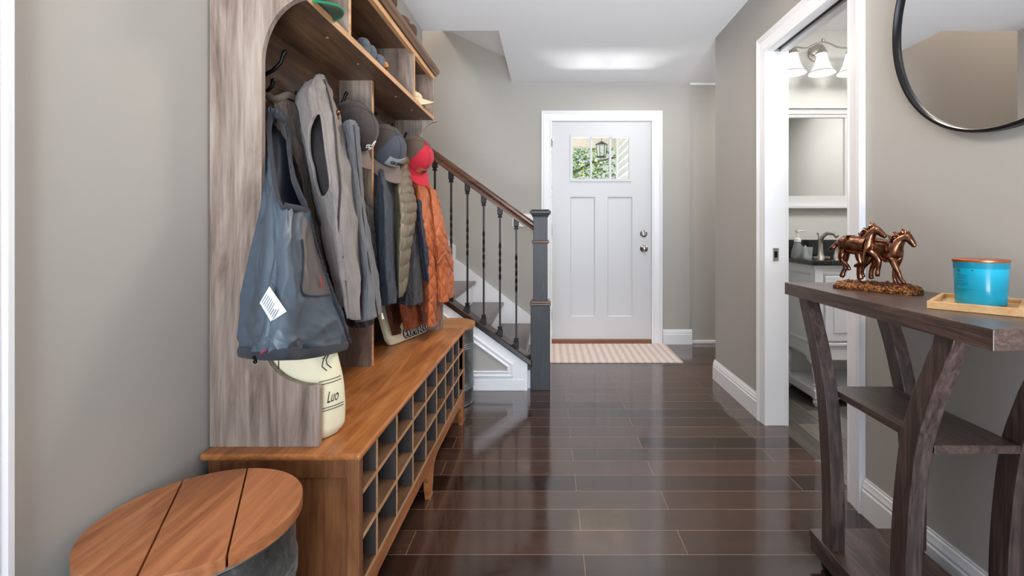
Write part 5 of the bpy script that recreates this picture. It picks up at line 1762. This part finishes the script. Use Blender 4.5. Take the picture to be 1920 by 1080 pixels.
# scalloped apron
sc_ = [(VXL + 0.05, 0.30), (VXL + 0.05, 0.262), (VXL + 0.10, 0.268), (VXL + 0.13, 0.30)]
b = B().prism([(VXL + 0.012, y, z) for y, z in ((VYF + 0.045, 0.31), (VYF + 0.045, 0.25), (VYF + 0.08, 0.262), (VYF + 0.11, 0.29), (VYF + 0.16, 0.30), (3.29, 0.30), (3.29, 0.31))], (-0.010, 0, 0))
obj('apron', b, M['vanity'], vn)
obj('bottom_shelf', B().box(VXL + 0.002, 2.45, VYF + 0.002, 3.295, 0.052, 0.100), M['vanity'], vn, bevel=0.003)
for x in (VXL + 0.028, 2.42):
    for y in (VYF + 0.028, 3.265):
        b = B().lathe([(0.030, 0.262), (0.026, 0.255), (0.020, 0.25), (0.026, 0.24), (0.029, 0.22), (0.026, 0.19), (0.018, 0.155), (0.016, 0.14), (0.024, 0.132), (0.024, 0.126), (0.018, 0.12), (0.026, 0.108), (0.026, 0.10)], (x, y, 0), 24)
        b.lathe([(0.026, 0.052), (0.026, 0.046), (0.017, 0.040), (0.024, 0.030), (0.022, 0.015), (0.012, 0.0)], (x, y, 0), 24)
        obj('leg', b, M['vanity'], vn, smooth=True)

fx = P(1543, 0, 3.17).x
fc = root('faucet', (fx, 3.17, 0.886), 'brushed nickel basin faucet with two handles on the black vanity top', 'faucet')
c = Vector((fx, 3.20, 0.886))
b = B().lathe([(0.030, 0), (0.028, 0.006), (0.020, 0.02), (0.016, 0.06), (0.015, 0.11), (0.018, 0.12)], c, 20)
b.tube([c + Vector((0, 0, 0.10)), c + Vector((0.006, -0.01, 0.135)), c + Vector((0.024, -0.035, 0.160)), c + Vector((0.048, -0.065, 0.158)), c + Vector((0.062, -0.085, 0.138))], [0.016, 0.014, 0.012, 0.011, 0.014], 14)
b.tube([c + Vector((0, 0, 0.118)), c + Vector((-0.008, 0.006, 0.145)), c + Vector((-0.014, 0.008, 0.162))], [0.013, 0.006, 0.008], 10)
b.box(c.x - 0.055, c.x + 0.055, c.y - 0.02, c.y + 0.02, 0.8862, 0.892)
obj('spout', b, M['nickel'], fc, smooth=True)
for s_ in (-0.100, 0.105):
    hc = c + Vector((s_, 0.0, 0))
    b = B().lathe([(0.026, 0), (0.025, 0.006), (0.017, 0.022), (0.012, 0.05), (0.014, 0.062), (0.008, 0.070), (0.002, 0.078)], hc, 18)
    b.tube([hc + Vector((0, 0, 0.055)), hc + Vector((s_ * 0.3, -0.01, 0.075))], [0.006, 0.004], 8)
    obj('tap_handle', b, M['nickel'], fc, smooth=True)

sp_ = P(1496, 0, 3.12).x + 0.003
sd_ = root('soap_dispenser', (sp_, 3.12, 0.886), 'clear soap bottle with white pump on the left of the vanity top', 'soap dispenser')
c = Vector((sp_, 3.13, 0.8865))
obj('bottle', B().lathe([(0.036, 0), (0.038, 0.004), (0.034, 0.05), (0.020, 0.095), (0.014, 0.10)], c, 24), M['soap_glass'], sd_, smooth=True)
b = B().lathe([(0.018, 0.1005), (0.022, 0.104), (0.020, 0.122), (0.009, 0.13), (0.006, 0.15), (0.006, 0.165)], c, 18)
b.lathe([(0.010, 0.165), (0.013, 0.168), (0.012, 0.182)], c, 14)
b.tube([c + Vector((0, 0, 0.176)), c + Vector((0.045, -0.004, 0.174))], [0.006, 0.004], 8)
obj('pump', b, M['plastic_w'], sd_, smooth=True)
c2 = Vector((1.655, 3.06, 0.8865))
gt = root('glass_cup', c2, 'small clear glass cup beside the soap bottle on the vanity', 'glass')
obj('cup', B().lathe([(0.022, 0), (0.024, 0.002), (0.028, 0.072), (0.0265, 0.072), (0.0225, 0.006)], c2, 24, capt=False), M['soap_glass'], gt, smooth=True)

# framed mirror on the powder wall
pm = root('wall_mirror', (1.83, 3.30, 1.2), 'white framed rectangular mirror above the bathroom vanity', 'mirror')
YP = 3.31
zP = lambda y: H - (y - VY) * YP / F
xP = lambda x: (x - VX) * YP / F
mx0, mx1 = 1.60, xP(1586)
b = B()
b.box(mx0 - 0.01, mx1 + 0.01, YP - 0.03, YP - 0.0005, zP(216), zP(206))
b.box(mx0 - 0.02, mx1 + 0.02, YP - 0.045, YP - 0.0005, zP(206), zP(202))
b.box(mx0, mx1, YP - 0.024, YP - 0.0005, zP(222), zP(216))
b.box(mx0 - 0.01, mx1 + 0.01, YP - 0.03, YP - 0.0005, zP(386), zP(368))
b.box(mx0 - 0.02, mx1 + 0.02, YP - 0.05, YP - 0.0005, zP(391), zP(386))
b.box(mx0, mx0 + 0.02, YP - 0.022, YP - 0.0005, zP(368), zP(222))
b.box(mx1 - 0.02, mx1, YP - 0.022, YP - 0.0005, zP(368), zP(222))
obj('frame', b, M['white'], pm, bevel=0.002)
obj('mirror_glass', B().box(mx0 + 0.018, mx1 - 0.018, YP - 0.010, YP - 0.002, zP(370), zP(220)), M['mirror'], pm)

# vanity light
lx = P(1533, 0, 3.25).x
vl_ = root('vanity_light', (lx, 3.25, 2.25), 'nickel bath light bar with three white bell shades above the mirror', 'light fixture')
zl = zP(100)
b = B().lathe([(0.062, 0.0), (0.062, 0.012), (0.052, 0.022), (0.02, 0.028)], (xP(1531), YP, zl), 36, (0, -1, 0))
obj('back_plate', b, M['nickel'], vl_, smooth=True)
YB2 = 3.16
pts = [P(1455, 89, YB2), P(1487, 88, YB2), P(1512, 90, YB2), P(1530, 82, YB2), P(1543, 79, YB2), P(1556, 82, YB2), P(1572, 89, YB2), P(1600, 90, YB2), P(1628, 89, YB2)]
pts = [sample(pts, i / 50) for i in range(51)]
b = B().tube(pts, 0.006, 8)
b.tube([Vector((xP(1531), YP - 0.02, zl)), P(1537, 96, YB2 + 0.06), P(1541, 84, YB2)], 0.007, 8)
b.ball(P(1543, 76, YB2), 0.010, 10, (1, 1, 1.4))
obj('light_bar', b, M['nickel'], vl_, smooth=True)
for x_ in (1487, 1541, 1595):
    tp = P(x_, 92, YB2); 
    b = B().lathe([(0.012, 0.02), (0.020, 0.0), (0.030, -0.022), (0.031, -0.030)], tp, 24)
    obj('shade_holder', b, M['nickel'], vl_, smooth=True)
    sh = obj('lamp_shade', B().lathe([(0.029, -0.028), (0.034, -0.06), (0.046, -0.105), (0.066, -0.145), (0.082, -0.162), (0.080, -0.162), (0.062, -0.140), (0.043, -0.105), (0.030, -0.06), (0.026, -0.03)], tp, 40, capb=False, capt=False), M['lamp_glass'], vl_, smooth=True)
    obj('rim_band', B().lathe([(0.073, -0.1495), (0.0765, -0.152), (0.0785, -0.156), (0.074, -0.154)], tp, 40, capb=False, capt=False), M['nickel'], sh, smooth=True)
    obj('bulb', B().ball(tp + Vector((0, 0, -0.095)), 0.024, 16, (1, 1, 1.3)), M['bulb'], sh, smooth=True)
